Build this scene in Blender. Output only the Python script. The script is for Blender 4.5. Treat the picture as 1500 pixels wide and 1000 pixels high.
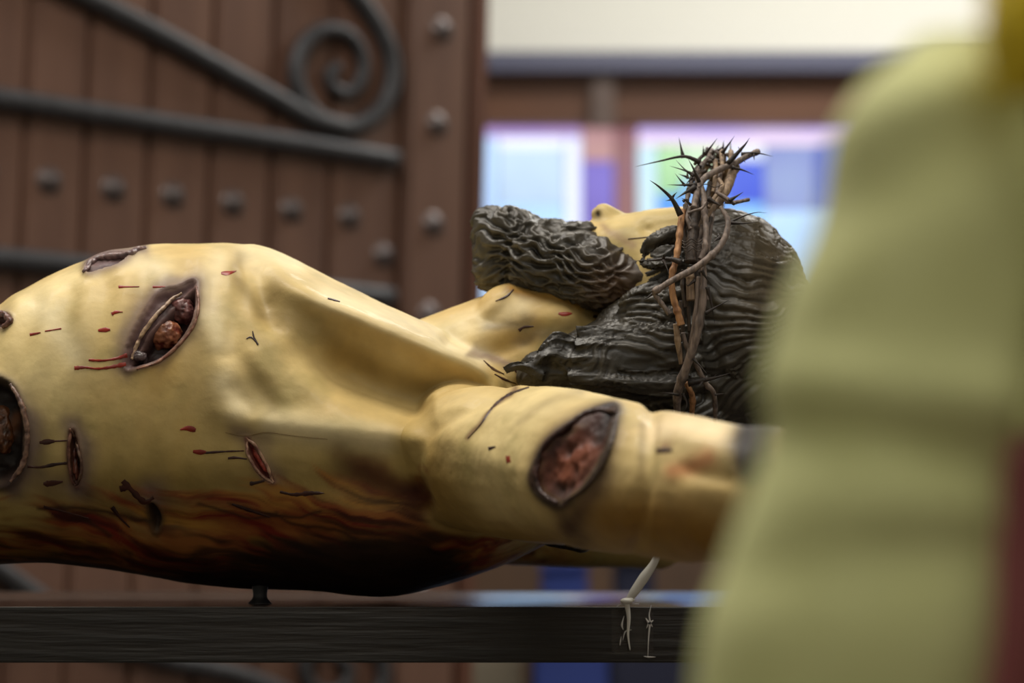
import bpy, bmesh, math, random
import numpy as np
from mathutils import Vector, Matrix
from mathutils.bvhtree import BVHTree
random.seed(7)
rng = np.random.default_rng(11)
for o in list(bpy.data.objects): bpy.data.objects.remove(o)
S = bpy.context.scene
COL = S.collection

# ------------------------------------------------------------ camera
CAMZ = 1.055
TOPZ = 1.000                       # top of the plank table
F = 85/36*1500
PHI = math.atan(300/F)
cd = bpy.data.cameras.new('camera'); cam = bpy.data.objects.new('camera', cd); COL.objects.link(cam)
cam.location = (0, 0, CAMZ); cam.rotation_euler = (math.pi/2+PHI, 0, 0)
cd.lens = 85; cd.sensor_width = 36; cd.clip_start = .02
cd.dof.use_dof = True; cd.dof.focus_distance = 2.30; cd.dof.aperture_fstop = 3.0
S.camera = cam
# ------------------------------------------------------------ world + exposure
w = bpy.data.worlds.new('world'); S.world = w; w.use_nodes = True
w.node_tree.nodes['Background'].inputs[0].default_value = (.9, .92, 1, 1)
w.node_tree.nodes['Background'].inputs[1].default_value = .10
S.view_settings.view_transform = 'Standard'; S.view_settings.look = 'None'
S.view_settings.exposure = -.12; S.view_settings.gamma = 1
# ------------------------------------------------------------ lights
def area(name, loc, size, power, color, rot=(0, 0, 0)):
    l = bpy.data.lights.new(name, 'AREA'); l.shape = 'RECTANGLE'; l.size, l.size_y = size
    l.energy = power; l.color = color
    o = bpy.data.objects.new(name, l); COL.objects.link(o); o.location = loc; o.rotation_euler = rot
    return o
area('ceiling_light_front', (-.5, 2.2, 3.75), (1.4, 1.0), 68, (1, .93, .82))
area('ceiling_light_side', (1.0, 1.0, 3.75), (1.0, .8), 28, (1, .95, .86))
area('fill_light_behind', (.2, -.9, 3.75), (1.6, 1.0), 26, (1, .96, .88))  # unseen fill added above the camera to brighten the coat and statue side
area('ceiling_light_rear', (1.4, 5.6, 3.75), (2.2, .8), 100, (1, .97, .9))
area('ceiling_light_door', (-1.6, 3.6, 3.75), (1.0, .8), 30, (1, .95, .9))

# ------------------------------------------------------------ helpers
def P(px, py, Y):
    u = (px-750)/F; v = (500-py)/F
    dy = math.cos(PHI)-v*math.sin(PHI); dz = math.sin(PHI)+v*math.cos(PHI)
    t = Y/dy
    return Vector((u*t, Y, CAMZ+dz*t))
def proj(co):
    x = co[:, 0]; y = co[:, 1]; z = co[:, 2]-CAMZ
    d = y*math.cos(PHI)+z*math.sin(PHI); up = -y*math.sin(PHI)+z*math.cos(PHI)
    return 750+F*x/d, 500-F*up/d
def lin(c):
    r = []
    for v in c[:3]:
        v = v/255.
        r.append(v/12.92 if v <= .04045 else ((v+.055)/1.055)**2.4)
    return (*r, 1)
def hash3(i, j, k, seed):
    n = (i*374761393+j*668265263+k*2147483647+seed*974711) & 0xffffffff
    n = ((n ^ (n >> 13))*1274126177) & 0xffffffff
    return ((n ^ (n >> 16)) & 0xffff)/65535.
def noise(x, y, z=None, seed=0):
    if z is None: z = np.zeros_like(x)
    xi = np.floor(x).astype(np.int64); yi = np.floor(y).astype(np.int64); zi = np.floor(z).astype(np.int64)
    fx = x-xi; fy = y-yi; fz = z-zi
    fx = fx*fx*(3-2*fx); fy = fy*fy*(3-2*fy); fz = fz*fz*(3-2*fz)
    r = 0
    for a in (0, 1):
        for b in (0, 1):
            for c in (0, 1):
                r = r + hash3(xi+a, yi+b, zi+c, seed)*(fx if a else 1-fx)*(fy if b else 1-fy)*(fz if c else 1-fz)
    return r*2-1
def fbm(x, y, z=None, oct=4, seed=0):
    r = 0; a = 1; t = 0
    for o in range(oct):
        r = r+a*noise(x*2**o, y*2**o, None if z is None else z*2**o, seed+o*17); t += a; a *= .5
    return r/t
def sstep(a, b, x):
    t = np.clip((x-a)/(b-a), 0, 1); return t*t*(3-2*t)
def obj(name, me, mat=None, parent=None, smooth=True):
    if isinstance(me, bmesh.types.BMesh):
        bm = me; me = bpy.data.meshes.new(name); bm.normal_update(); bm.to_mesh(me); bm.free()
    if smooth: me.shade_smooth()
    o = bpy.data.objects.new(name, me); COL.objects.link(o)
    if mat and not me.materials: me.materials.append(mat)
    if parent: o.parent = parent; o.matrix_parent_inverse = Matrix.Translation(-parent.location) if parent.type == 'EMPTY' and parent.rotation_euler.z == 0 else parent.matrix_basis.inverted()
    return o
def tag(o, label=None, cat=None, group=None, kind=None):
    if label: o['label'] = label
    if cat: o['category'] = cat
    if group: o['group'] = group
    if kind: o['kind'] = kind
    return o
def empty(name, loc=(0, 0, 0)):
    o = bpy.data.objects.new(name, None); COL.objects.link(o); o.location = loc; o.empty_display_size = .05
    return o
def catmull(pts, n):
    p = np.array(pts, float)
    if len(p) < 3:
        t = np.linspace(0, 1, n)[:, None]; return p[0]*(1-t)+p[-1]*t
    q = np.vstack([2*p[0]-p[1], p, 2*p[-1]-p[-2]])
    ts = np.linspace(0, len(p)-1-1e-6, n); out = []
    for t in ts:
        i = int(t); f = t-i; a, b, c, d = q[i:i+4]
        out.append(.5*((2*b)+(-a+c)*f+(2*a-5*b+4*c-d)*f*f+(-a+3*b-3*c+d)*f**3))
    return np.array(out)
def tube(bm, pts, rad, seg=10, n=None, cap=True, flat=1., jit=0., rot=0):
    """pts Nx3, rad list per point; swept tube with closed ends"""
    if n is None: n = max(4, len(pts)*5)
    d = np.column_stack([np.array([list(p) for p in pts], float), np.interp(np.arange(len(pts)), np.linspace(0, len(pts)-1, len(rad)), rad)])
    c = catmull(d, n); r = np.maximum(c[:, 3], 1e-5); c = c[:, :3]
    T = np.gradient(c, axis=0); T /= np.linalg.norm(T, axis=1)[:, None]+1e-12
    ref = Vector((0, 0, 1)) if abs(T[0][2]) < .8 else Vector((0, 1, 0))
    rings = []; N = Vector(T[0]).cross(ref).normalized()
    for i in range(n):
        t = Vector(T[i]); N = (N-t*N.dot(t)).normalized(); B = t.cross(N)
        ring = []
        for k in range(seg):
            a = 2*math.pi*k/seg+rot
            rr = r[i]*(1+(random.uniform(-jit, jit) if jit else 0))
            ring.append(bm.verts.new(Vector(c[i])+N*math.cos(a)*rr+B*math.sin(a)*rr*flat))
        rings.append(ring)
    for i in range(n-1):
        for k in range(seg):
            bm.faces.new((rings[i][k], rings[i][(k+1) % seg], rings[i+1][(k+1) % seg], rings[i+1][k]))
    if cap:
        bm.faces.new(rings[0][::-1]); bm.faces.new(rings[-1])
def ptube(bm, pts, rads, **k):
    """pts (px,py,Y), rads in pixels at that depth"""
    tube(bm, [P(*p) for p in pts], [r*p[2]/F for r, p in zip(rads, [pts[int(round(i*(len(pts)-1)/max(1, len(rads)-1)))] for i in range(len(rads))])], **k)
def ellipsoid(bm, c, r, rot=None, u=24, v=16):
    m = Matrix.Translation(c) @ (rot or Matrix.Identity(4)) @ Matrix.Diagonal((*r, 1))
    bmesh.ops.create_uvsphere(bm, u_segments=u, v_segments=v, radius=1, matrix=m)
def capsule(bm, a, b, ra, rb, n=9):
    """closed round-ended tapered limb"""
    a = Vector(a); b = Vector(b); d = (b-a).normalized(); pts = []; rs = []
    for k in range(1, 7):
        t = math.pi/2*k/6; pts.append(a-d*ra*math.cos(t)); rs.append(ra*math.sin(t))
    for k in range(1, n):
        t = k/n; pts.append(a.lerp(b, t)); rs.append(ra*(1-t)+rb*t)
    for k in range(0, 6):
        t = math.pi/2*k/6; pts.append(b+d*rb*math.sin(t)); rs.append(rb*math.cos(t))
    rings = []; ref = Vector((0, 0, 1)) if abs(d.z) < .8 else Vector((0, 1, 0)); N = d.cross(ref).normalized(); B = d.cross(N)
    for p, r in zip(pts, rs): rings.append([bm.verts.new(p+(N*math.cos(q*math.pi/12)+B*math.sin(q*math.pi/12))*max(r, 1e-4)) for q in range(24)])
    for i in range(len(rings)-1):
        for k in range(24): bm.faces.new((rings[i][k], rings[i][(k+1) % 24], rings[i+1][(k+1) % 24], rings[i+1][k]))
    bm.faces.new(rings[0][::-1]); bm.faces.new(rings[-1])
def box(bm, a, b, M=None):
    m = Matrix.Translation([(p+q)/2 for p, q in zip(a, b)]) @ Matrix.Diagonal([abs(q-p) for p, q in zip(a, b)]+[1])
    bmesh.ops.create_cube(bm, size=1, matrix=(M @ m) if M else m)
def bevel(bm, w, seg=2):
    bmesh.ops.bevel(bm, geom=bm.edges[:], offset=w, segments=seg, affect='EDGES', clamp_overlap=True)
def bake(bm, voxel, smooth=6):
    me = bpy.data.meshes.new('tmp'); bmesh.ops.recalc_face_normals(bm, faces=bm.faces[:]); bm.to_mesh(me); bm.free()
    o = bpy.data.objects.new('tmp', me); COL.objects.link(o)
    m = o.modifiers.new('r', 'REMESH'); m.mode = 'VOXEL'; m.voxel_size = voxel
    if smooth:
        s = o.modifiers.new('s', 'SMOOTH'); s.factor = .5; s.iterations = smooth
    dg = bpy.context.evaluated_depsgraph_get(); dg.update()
    out = bpy.data.meshes.new_from_object(o.evaluated_get(dg))
    bpy.data.objects.remove(o); bpy.data.meshes.remove(me)
    return out
def getco(me):
    a = np.empty(len(me.vertices)*3, np.float32); me.vertices.foreach_get('co', a); return a.reshape(-1, 3).astype(float)
def getno(me):
    a = np.empty(len(me.vertices)*3, np.float32); me.vertex_normals.foreach_get('vector', a); return a.reshape(-1, 3).astype(float)
def setco(me, co):
    me.vertices.foreach_set('co', co.astype(np.float32).ravel()); me.update()
def setcol(me, c):
    at = me.color_attributes.new('Col', 'FLOAT_COLOR', 'POINT')
    a = np.ones((len(me.vertices), 4), np.float32); a[:, :3] = c; at.data.foreach_set('color', a.ravel())
def smooth_mesh(me, it):
    bm = bmesh.new(); bm.from_mesh(me)
    for _ in range(it): bmesh.ops.smooth_vert(bm, verts=bm.verts, factor=.5, use_axis_x=True, use_axis_y=True, use_axis_z=True)
    bm.to_mesh(me); bm.free()
def dist_poly(px, py, pts, closed=False):
    """distance to a polyline in pixels, and parameter 0..1 along it"""
    best = np.full(px.shape, 1e9); par = np.zeros(px.shape)
    q = list(pts)+([pts[0]] if closed else []); n = len(q)-1
    for i in range(n):
        ax, ay = q[i]; bx, by = q[i+1]; dx = bx-ax; dy = by-ay; L = dx*dx+dy*dy+1e-9
        t = np.clip(((px-ax)*dx+(py-ay)*dy)/L, 0, 1)
        d = np.hypot(px-ax-t*dx, py-ay-t*dy); m = d < best
        best = np.where(m, d, best); par = np.where(m, (i+t)/n, par)
    return best, par
def inside(px, py, pts):
    r = np.zeros(px.shape, bool); n = len(pts)
    for i in range(n):
        x1, y1 = pts[i]; x2, y2 = pts[(i+1) % n]
        c = ((y1 > py) != (y2 > py)) & (px < (x2-x1)*(py-y1)/(y2-y1+1e-9)+x1)
        r ^= c
    return r
def curve2(pts, n=24):
    c = catmull([(a, b, 0) for a, b in pts], n); return [(p[0], p[1]) for p in c]
def closed2(pts, n=40):
    k = len(pts); q = [pts[-2], pts[-1]]+list(pts)+[pts[0], pts[1]]
    c = catmull([(a, b, 0) for a, b in q], 400); m = 400/(len(q)-1)
    c = c[int(2*m):int((2+k)*m)]; c = c[::max(1, len(c)//n)]
    return [(p[0], p[1]) for p in c]

# ------------------------------------------------------------ materials
def mat(name, color=(.5, .5, .5, 1), rough=.5, metal=0, noise_amt=.0, scale=20, bump=0, bscale=60, stretch=(1, 1, 1), color2=None, attr=False, emis=None, estr=0, coat=0, trans=0, spec=.5, alpha=1):
    m = bpy.data.materials.new(name); m.use_nodes = True; nt = m.node_tree; N = nt.nodes; L = nt.links
    b = N['Principled BSDF']; b.inputs['Base Color'].default_value = color
    b.inputs['Roughness'].default_value = rough; b.inputs['Metallic'].default_value = metal
    b.inputs['Coat Weight'].default_value = coat; b.inputs['Transmission Weight'].default_value = trans
    b.inputs['Specular IOR Level'].default_value = spec; b.inputs['Alpha'].default_value = alpha
    tc = N.new('ShaderNodeTexCoord'); mp = N.new('ShaderNodeMapping'); mp.inputs['Scale'].default_value = stretch
    L.new(tc.outputs['Object'], mp.inputs[0])
    n1 = N.new('ShaderNodeTexNoise'); n1.inputs['Scale'].default_value = scale; n1.inputs['Detail'].default_value = 5
    L.new(mp.outputs[0], n1.inputs['Vector'])
    if attr:
        a = N.new('ShaderNodeAttribute'); a.attribute_name = 'Col'
        mx = N.new('ShaderNodeMix'); mx.data_type = 'RGBA'; mx.blend_type = 'MULTIPLY'; mx.inputs[0].default_value = 1
        r = N.new('ShaderNodeMapRange'); r.inputs[1].default_value = .3; r.inputs[2].default_value = .7; r.inputs[3].default_value = 1-noise_amt; r.inputs[4].default_value = 1+noise_amt
        L.new(n1.outputs[0], r.inputs[0]); L.new(a.outputs['Color'], mx.inputs[6]); L.new(r.outputs[0], mx.inputs[7]); L.new(mx.outputs[2], b.inputs['Base Color'])
    elif color2 is not None:
        r = N.new('ShaderNodeValToRGB'); r.color_ramp.elements[0].position = .35; r.color_ramp.elements[1].position = .65
        r.color_ramp.elements[0].color = color; r.color_ramp.elements[1].color = color2
        L.new(n1.outputs[0], r.inputs[0]); L.new(r.outputs[0], b.inputs['Base Color'])
    if bump:
        n2 = N.new('ShaderNodeTexNoise'); n2.inputs['Scale'].default_value = bscale; n2.inputs['Detail'].default_value = 6
        L.new(mp.outputs[0], n2.inputs['Vector'])
        bp = N.new('ShaderNodeBump'); bp.inputs['Strength'].default_value = 1; bp.inputs['Distance'].default_value = bump
        L.new(n2.outputs[0], bp.inputs['Height']); L.new(bp.outputs[0], b.inputs['Normal'])
    if emis:
        b.inputs['Emission Color'].default_value = emis; b.inputs['Emission Strength'].default_value = estr
    return m
M = {}
M['skin'] = mat('painted_skin', rough=.58, attr=True, noise_amt=.08, scale=40, bump=.001, bscale=60, coat=.04, spec=.35)
M['hair'] = mat('dark_painted_hair', rough=.42, attr=True, noise_amt=.25, scale=60, bump=.0006, bscale=140, spec=.5)
M['wound'] = mat('wound_paint', rough=.34, attr=True, noise_amt=.35, scale=120, bump=.0015, bscale=150)
M['blood'] = mat('blood_paint', lin((150, 40, 20)), .4, color2=lin((104, 24, 12)), scale=50)
M['blood_dark'] = mat('dark_blood_paint', lin((62, 24, 14)), .4, color2=lin((40, 18, 12)), scale=50)
M['door'] = mat('door_wood', lin((106, 76, 62)), .5, color2=lin((92, 64, 52)), scale=3, stretch=(6, 6, .6), bump=.001, bscale=8)
M['door2'] = mat('door_wood_edge', lin((100, 62, 46)), .45, color2=lin((84, 50, 36)), scale=3, stretch=(6, 6, .6))
M['iron'] = mat('wrought_iron', lin((62, 62, 66)), .5, .3, color2=lin((50, 50, 54)), scale=30)
M['stud'] = mat('iron_stud', lin((112, 102, 102)), .36, .4, color2=lin((70, 62, 62)), scale=30)
M['table'] = mat('dark_plank', lin((25, 20, 16)), .6, color2=lin((16, 13, 10)), scale=9, stretch=(.8, 8, 14), bump=.0025, bscale=9)
M['tabletop'] = mat('dark_plank_top', lin((58, 46, 38)), .22, color2=lin((44, 34, 28)), scale=9, stretch=(.6, 8, 8))
M['wallw'] = mat('white_plaster', lin((226, 225, 216)), .9)
M['ceil'] = mat('white_ceiling', lin((220, 216, 205)), .9)
M['floor'] = mat('stone_floor', lin((92, 80, 70)), .4, color2=lin((76, 66, 58)), scale=4)
M['beam'] = mat('brown_beam', lin((104, 66, 42)), .5, color2=lin((84, 52, 34)), scale=2, stretch=(.6, 3, 3))
M['ledge'] = mat('grey_ledge', lin((88, 90, 112)), .4)
M['post'] = mat('grey_brown_post', lin((92, 76, 70)), .5)
M['brown'] = mat('brown_panel', lin((96, 72, 54)), .5, color2=lin((80, 60, 46)), scale=3)

# ------------------------------------------------------------ room
def struct(name, a, b, m, sm=False):
    bm = bmesh.new(); box(bm, a, b); return tag(obj(name, bm, m, smooth=sm), kind='structure')
struct('floor', (-4.2, -2.2, -.1), (4.2, 7.2, 0), M['floor'])
struct('ceiling', (-4.2, -2.2, 4), (4.2, 7.2, 4.1), M['ceil'])
struct('wall_back', (-4.2, 7.1, 0), (4.2, 7.2, 4), M['wallw'])
struct('wall_left', (-4.2, -2.2, 0), (-4.1, 7.1, 4), M['wallw'])
struct('wall_right', (4.1, -2.2, 0), (4.2, 7.1, 4), M['wallw'])
struct('wall_front', (-4.1, -2.2, 0), (4.1, -2.1, 4), M['wallw'])

def zat(py, Y): return P(750, py, Y).z
def xat(px, Y, py=300): return P(px, py, Y).x
YW = 7.1
# ledge, beam, post: trims
struct('trim_1', (-4.1, 6.9, zat(108, 6.95)), (4.1, 7.1, zat(80, 6.95)), M['ledge'])
struct('trim_2', (-4.1, 6.96, zat(182, 6.96)), (4.1, 7.1, zat(109, 6.96)), M['beam'])
struct('trim_3', (xat(868, 6.9), 6.93, zat(186, 6.93)), (xat(902, 6.9), 6.96, zat(109, 6.93)), M['post'])
struct('trim_4', (-4.1, 7.0, 0), (4.1, 7.1, zat(640, 7)), M['brown'])

# ---- windows with coloured lit panes
def pane_mat(name, c1, c2, s, scale=3.):
    m = bpy.data.materials.new(name); m.use_nodes = True; N = m.node_tree.nodes; L = m.node_tree.links
    b = N['Principled BSDF']; b.inputs['Base Color'].default_value = (.05, .05, .06, 1); b.inputs['Roughness'].default_value = .15
    tc = N.new('ShaderNodeTexCoord'); n = N.new('ShaderNodeTexNoise'); n.inputs['Scale'].default_value = scale
    r = N.new('ShaderNodeValToRGB'); r.color_ramp.elements[0].position = .38; r.color_ramp.elements[1].position = .62
    r.color_ramp.elements[0].color = lin(c1); r.color_ramp.elements[1].color = lin(c2)
    L.new(tc.outputs['Object'], n.inputs['Vector']); L.new(n.outputs[0], r.inputs[0]); L.new(r.outputs[0], b.inputs['Emission Color'])
    b.inputs['Emission Strength'].default_value = s
    return m
PC = {}
def pane(par, x0, y0, x1, y1, c1, c2=None, Y=7.04, t=.012, s=1.35):
    c2 = c2 or c1; k = (c1, c2)
    if k not in PC: PC[k] = pane_mat('lit_glass', c1, c2, s)
    bm = bmesh.new(); g = .002
    box(bm, (xat(x0, Y)+g, Y-t, zat(y1, Y)+g), (xat(x1, Y)-g, Y+t, zat(y0, Y)-g)); bevel(bm, .003, 1)
    return obj('pane', bm, PC[k], par, False)
def window(name, x0, x1, y0, y1):
    Y = 7.04; bm = bmesh.new(); box(bm, (xat(x0, Y), 7.07, zat(y1, Y)), (xat(x1, Y), 7.098, zat(y0, Y)))
    return tag(obj(name, bm, M['ledge'], smooth=False), kind='structure')
w1 = window('window_1', 600, 900, 183, 640)
pane(w1, 600, 184, 852, 201, (196, 160, 196), (170, 140, 205))
pane(w1, 600, 201, 728, 640, (176, 206, 248), (190, 220, 255))
pane(w1, 728, 201, 828, 218, (232, 238, 255))
pane(w1, 728, 218, 828, 300, (172, 196, 222), (190, 214, 236))
pane(w1, 728, 300, 828, 640, (180, 215, 250), (160, 205, 250))
pane(w1, 828, 201, 852, 640, (226, 232, 255))
pane(w1, 852, 184, 900, 236, (182, 140, 130), (170, 130, 140))
pane(w1, 852, 236, 900, 640, (104, 88, 170), (122, 110, 200))
w2 = window('window_2', 900, 1750, 183, 640)
pane(w2, 900, 184, 934, 640, (140, 98, 88), (128, 84, 96))
pane(w2, 934, 184, 1320, 201, (210, 190, 235), (190, 170, 240))
pane(w2, 934, 201, 1320, 213, (238, 218, 232))
pane(w2, 934, 213, 962, 640, (204, 222, 225), (190, 225, 240))
pane(w2, 962, 213, 1000, 285, (96, 160, 110), (170, 214, 160))
pane(w2, 962, 285, 1000, 640, (60, 120, 220), (90, 160, 235))
pane(w2, 1000, 213, 1062, 262, (224, 236, 196), (196, 224, 190))
pane(w2, 1000, 262, 1062, 640, (96, 150, 230), (150, 200, 245))
pane(w2, 1062, 213, 1120, 235, (222, 232, 240), (200, 215, 245))
pane(w2, 1062, 235, 1120, 298, (58, 84, 205), (80, 110, 220))
pane(w2, 1062, 298, 1120, 640, (130, 190, 240), (170, 215, 250))
pane(w2, 1120, 213, 1195, 308, (128, 140, 196), (150, 170, 205))
pane(w2, 1120, 308, 1320, 640, (190, 220, 250), (170, 205, 245))
pane(w2, 1195, 213, 1320, 308, (90, 110, 200), (110, 140, 210))
pane(w2, 1320, 184, 1745, 640, (130, 160, 220), (160, 190, 230))

# ------------------------------------------------------------ door leaf
DA = math.radians(37)              # the leaf recedes to the right
dr = Vector((math.cos(DA), math.sin(DA), 0)); dn = Vector((math.sin(DA), -math.cos(DA), 0))
up0 = Vector((0, 0, 1)); roll = math.radians(1.6)
du = (dr*math.cos(roll)-up0*math.sin(roll)).normalized(); dw = (up0*math.cos(roll)+dr*math.sin(roll)).normalized()
D0 = P(712, 150, 5.2)              # point on right edge of the front face
def dplane(px, py):
    d = P(px, py, 1)-Vector((0, 0, CAMZ)); o = Vector((0, 0, CAMZ))
    t = (D0-o).dot(dn)/d.dot(dn); h = o+d*t-D0
    return h.dot(du), h.dot(dw)
DM = Matrix(((du.x, -dn.x, dw.x, D0.x), (du.y, -dn.y, dw.y, D0.y), (du.z, -dn.z, dw.z, D0.z), (0, 0, 0, 1)))
# local: x along door (0 = right edge, negative left), y into the door, z up
ztop = 1.0; zbot = -(D0.z-.10)
door = empty('door_1', (0, 0, 0)); door.matrix_world = DM; tag(door, kind='structure')
def dobj(name, bm, m, par=None, smooth=True):
    me = bpy.data.meshes.new(name); bm.normal_update(); bm.to_mesh(me); bm.free()
    if smooth: me.shade_smooth()
    o = bpy.data.objects.new(name, me); COL.objects.link(o); me.materials.append(m); o.parent = par or door
    return o
edges = [dplane(x, 150)[0] for x in (588, 486, 400, 311, 220, 128, 38, -55, -150, -245, -345)]
for i in range(len(edges)-1):
    x1, x0 = edges[i], edges[i+1]
    bm = bmesh.new(); box(bm, (x0+.0035, .0, zbot), (x1-.0035, .045, ztop)); bevel(bm, .006, 2)
    dobj('plank', bm, M['door'], smooth=False)
bm = bmesh.new(); box(bm, (edges[-1]-.02, .016, zbot), (edges[0]+.02, .07, ztop)); dobj('backing_board', bm, M['door2'], smooth=False)
sx = dplane(684, 150)[0]
bm = bmesh.new(); box(bm, (edges[0]+.004, -.02, zbot), (sx-.008, .06, ztop)); bevel(bm, .012, 3); dobj('stile', bm, M['door'], smooth=False)
bm = bmesh.new(); box(bm, (sx+.006, -.012, zbot), (0, .07, ztop)); bevel(bm, .01, 3); dobj('edge_moulding', bm, M['door2'], smooth=False)
# studs: domed head on a round skirt
def stud_mesh(r):
    bm = bmesh.new()
    prof = [(0, -.9), (.35, -.84), (.6, -.66), (.78, -.4), (.84, -.12), (1, -.08), (1.04, 0), (1.04, .1)]
    rings = [[bm.verts.new((r*a*math.cos(k*math.pi/8), r*.8*d, r*a*math.sin(k*math.pi/8))) for k in range(16)] for a, d in prof[1:]]
    c = bm.verts.new((0, prof[0][1]*r*.8, 0))
    for k in range(16):
        bm.faces.new((c, rings[0][k], rings[0][(k+1) % 16]))
        for i in range(len(rings)-1): bm.faces.new((rings[i][k], rings[i+1][k], rings[i+1][(k+1) % 16], rings[i][(k+1) % 16]))
    bmesh.ops.recalc_face_normals(bm, faces=bm.faces[:])
    me = bpy.data.meshes.new('stud'); bm.to_mesh(me); bm.free(); me.shade_smooth(); me.materials.append(M['stud']); return me
sm_ = stud_mesh(.026)
srow = [(72, 265, 0), (166, 277, 0), (253, 287, 0), (341, 298, 0), (427, 308, 0), (512, 318, 0), (-24, 252, 0), (640, 46, 1), (633, 184, 1), (627, 330, 1), (621, 462, 1), (562, 374, 0),
        (616, 600, 1), (612, 740, 1), (608, 880, 1), (645, -90, 1)]
for x, y, st in srow:
    a, b = dplane(x, y); o = bpy.data.objects.new('stud', sm_); COL.objects.link(o); o.parent = door; o.location = (a, -.02 if st else 0, b)
def iron(name, pts, r, flat=.8, n=None):
    bm = bmesh.new(); q = [dplane(x, y) for x, y in pts]
    tube(bm, [(a, -.02, b) for a, b in q], r, seg=12, n=n or len(pts)*6, flat=1)
    return dobj(name, bm, M['iron'])
iron('strap_bar', [(-260, 112), (0, 148), (130, 168), (280, 191), (430, 213), (572, 236)], [.022])
iron('strap_bar', [(-260, 360), (0, 381), (130, 393), (280, 408), (430, 423), (566, 437)], [.022])
iron('brace_bar', [(-120, -110), (60, -30), (140, 8), (230, 54), (320, 104), (400, 148), (450, 176), (505, 190)], [.021])
iron('scroll', [(470, -60), (512, -8), (545, 38), (566, 90), (562, 140), (535, 176), (494, 190), (455, 172), (432, 138), (426, 100), (440, 64), (468, 46), (500, 52), (522, 80), (522, 116), (502, 138), (480, 130), (474, 110), (488, 100)], [.020, .020, .020, .018, .016, .014, .013], n=140)
iron('scroll', [(240, 968), (330, 985), (400, 1010), (450, 1040), (520, 1040), (552, 1000), (545, 950), (505, 920), (460, 935), (438, 975), (455, 1010), (490, 1010), (503, 980), (488, 965)], [.02, .018, .015, .013], n=120)
iron('strap_bar', [(-260, 930), (0, 905), (130, 900), (280, 893), (430, 886), (566, 880)], [.022])
iron('brace_bar', [(-200, 700), (0, 840), (130, 925), (240, 968)], [.02])

# ------------------------------------------------------------ plank table
TL, TR = -2.25, .75
TY0, TY1 = 2.25, 3.05
tab = empty('wooden_table', (TL, TY0, 0))
tag(tab, 'long dark-stained plank table the statue lies on', 'table')
bm = bmesh.new(); box(bm, (TL, TY0-.001, TOPZ-.052), (TR, TY0+.03, TOPZ-.0015)); bevel(bm, .0015, 2); obj('front_rail', bm, M['table'], tab, False)
bm = bmesh.new(); box(bm, (TL, TY1-.03, TOPZ-.052), (TR, TY1, TOPZ-.0015)); bevel(bm, .0015, 2); obj('rear_rail', bm, M['table'], tab, False)
nb = 4
for i in range(nb):
    y0 = TY0+.0305+(TY1-TY0-.061)*i/nb; y1 = TY0+.0305+(TY1-TY0-.061)*(i+1)/nb
    bm = bmesh.new(); box(bm, (TL, y0+.0006, TOPZ-.025), (TR, y1-.0006, TOPZ-.0015)); bevel(bm, .001, 1); obj('board', bm, M['tabletop'], tab, False)
for x in (TL+.08, -.85, TR-.08):
    for y in (TY0+.075, TY1-.075):
        bm = bmesh.new(); box(bm, (x-.035, y-.035, 0), (x+.035, y+.035, TOPZ-.026)); bevel(bm, .004, 2); obj('leg', bm, M['table'], tab, False)

# ------------------------------------------------------------ statue body
YC = 2.45
def loft(bm, st, n=70, seg=72):
    st = np.array(st, float); t = np.linspace(st[0, 0], st[-1, 0], n)
    # smooth interpolation over stations
    cols = [np.interp(t, st[:, 0], st[:, k]) for k in range(1, st.shape[1])]
    ker = np.array([1, 2, 3, 2, 1.])/9
    def sm(a):
        b = np.pad(a, 2, mode='edge'); return np.convolve(b, ker, 'valid')
    cols = [sm(a) for a in cols]
    rings = []
    for i, x in enumerate(t):
        yT, yB, Y, W, e = [c[i] for c in cols]
        a = P(x, yT, Y); b = P(x, yB, Y); zc = (a.z+b.z)/2; h = (a.z-b.z)/2; X = P(x, (yT+yB)/2, Y).x
        ring = []
        for k in range(seg):
            th = 2*math.pi*k/seg; c = math.cos(th); s = math.sin(th)
            ring.append(bm.verts.new((X, Y-W*math.copysign(abs(c)**(2/e), c), zc+h*math.copysign(abs(s)**(2/e), s))))
        rings.append(ring)
    for i in range(n-1):
        for k in range(seg): bm.faces.new((rings[i][k], rings[i][(k+1) % seg], rings[i+1][(k+1) % seg], rings[i+1][k]))
    bm.faces.new(rings[0][::-1]); bm.faces.new(rings[-1])
bm = bmesh.new()
loft(bm, [  # px, top, bottom, depth, half width, squareness
 (-620, 660, 868, 2.45, .10, 2.2), (-560, 590, 874, 2.45, .165, 2.3), (-430, 560, 870, 2.45, .17, 2.3), (-280, 570, 845, 2.45, .155, 2.3),
 (-150, 530, 828, 2.45, .15, 2.3), (-60, 486, 826, 2.45, .155, 2.3), (0, 453, 826, 2.45, .162, 2.3), (50, 424, 824, 2.45, .168, 2.3), (90, 402, 823, 2.45, .172, 2.3),
 (130, 386, 830, 2.45, .176, 2.3), (170, 374, 837, 2.45, .18, 2.3), (210, 362, 842, 2.45, .183, 2.3), (250, 360, 849, 2.45, .185, 2.3), (300, 361, 857, 2.45, .187, 2.3),
 (340, 358, 861, 2.45, .188, 2.3), (372, 357, 863, 2.45, .188, 2.3), (400, 364, 864, 2.45, .188, 2.3), (450, 389, 866, 2.45, .187, 2.3), (500, 416, 870, 2.45, .186, 2.3),
 (560, 449, 877, 2.45, .185, 2.3), (600, 466, 872, 2.45, .184, 2.3), (640, 482, 860, 2.45, .18, 2.3), (700, 520, 844, 2.45, .17, 2.3), (750, 560, 822, 2.45, .15, 2.2), (800, 600, 800, 2.45, .12, 2), (840, 640, 770, 2.45, .08, 2)])
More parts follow.
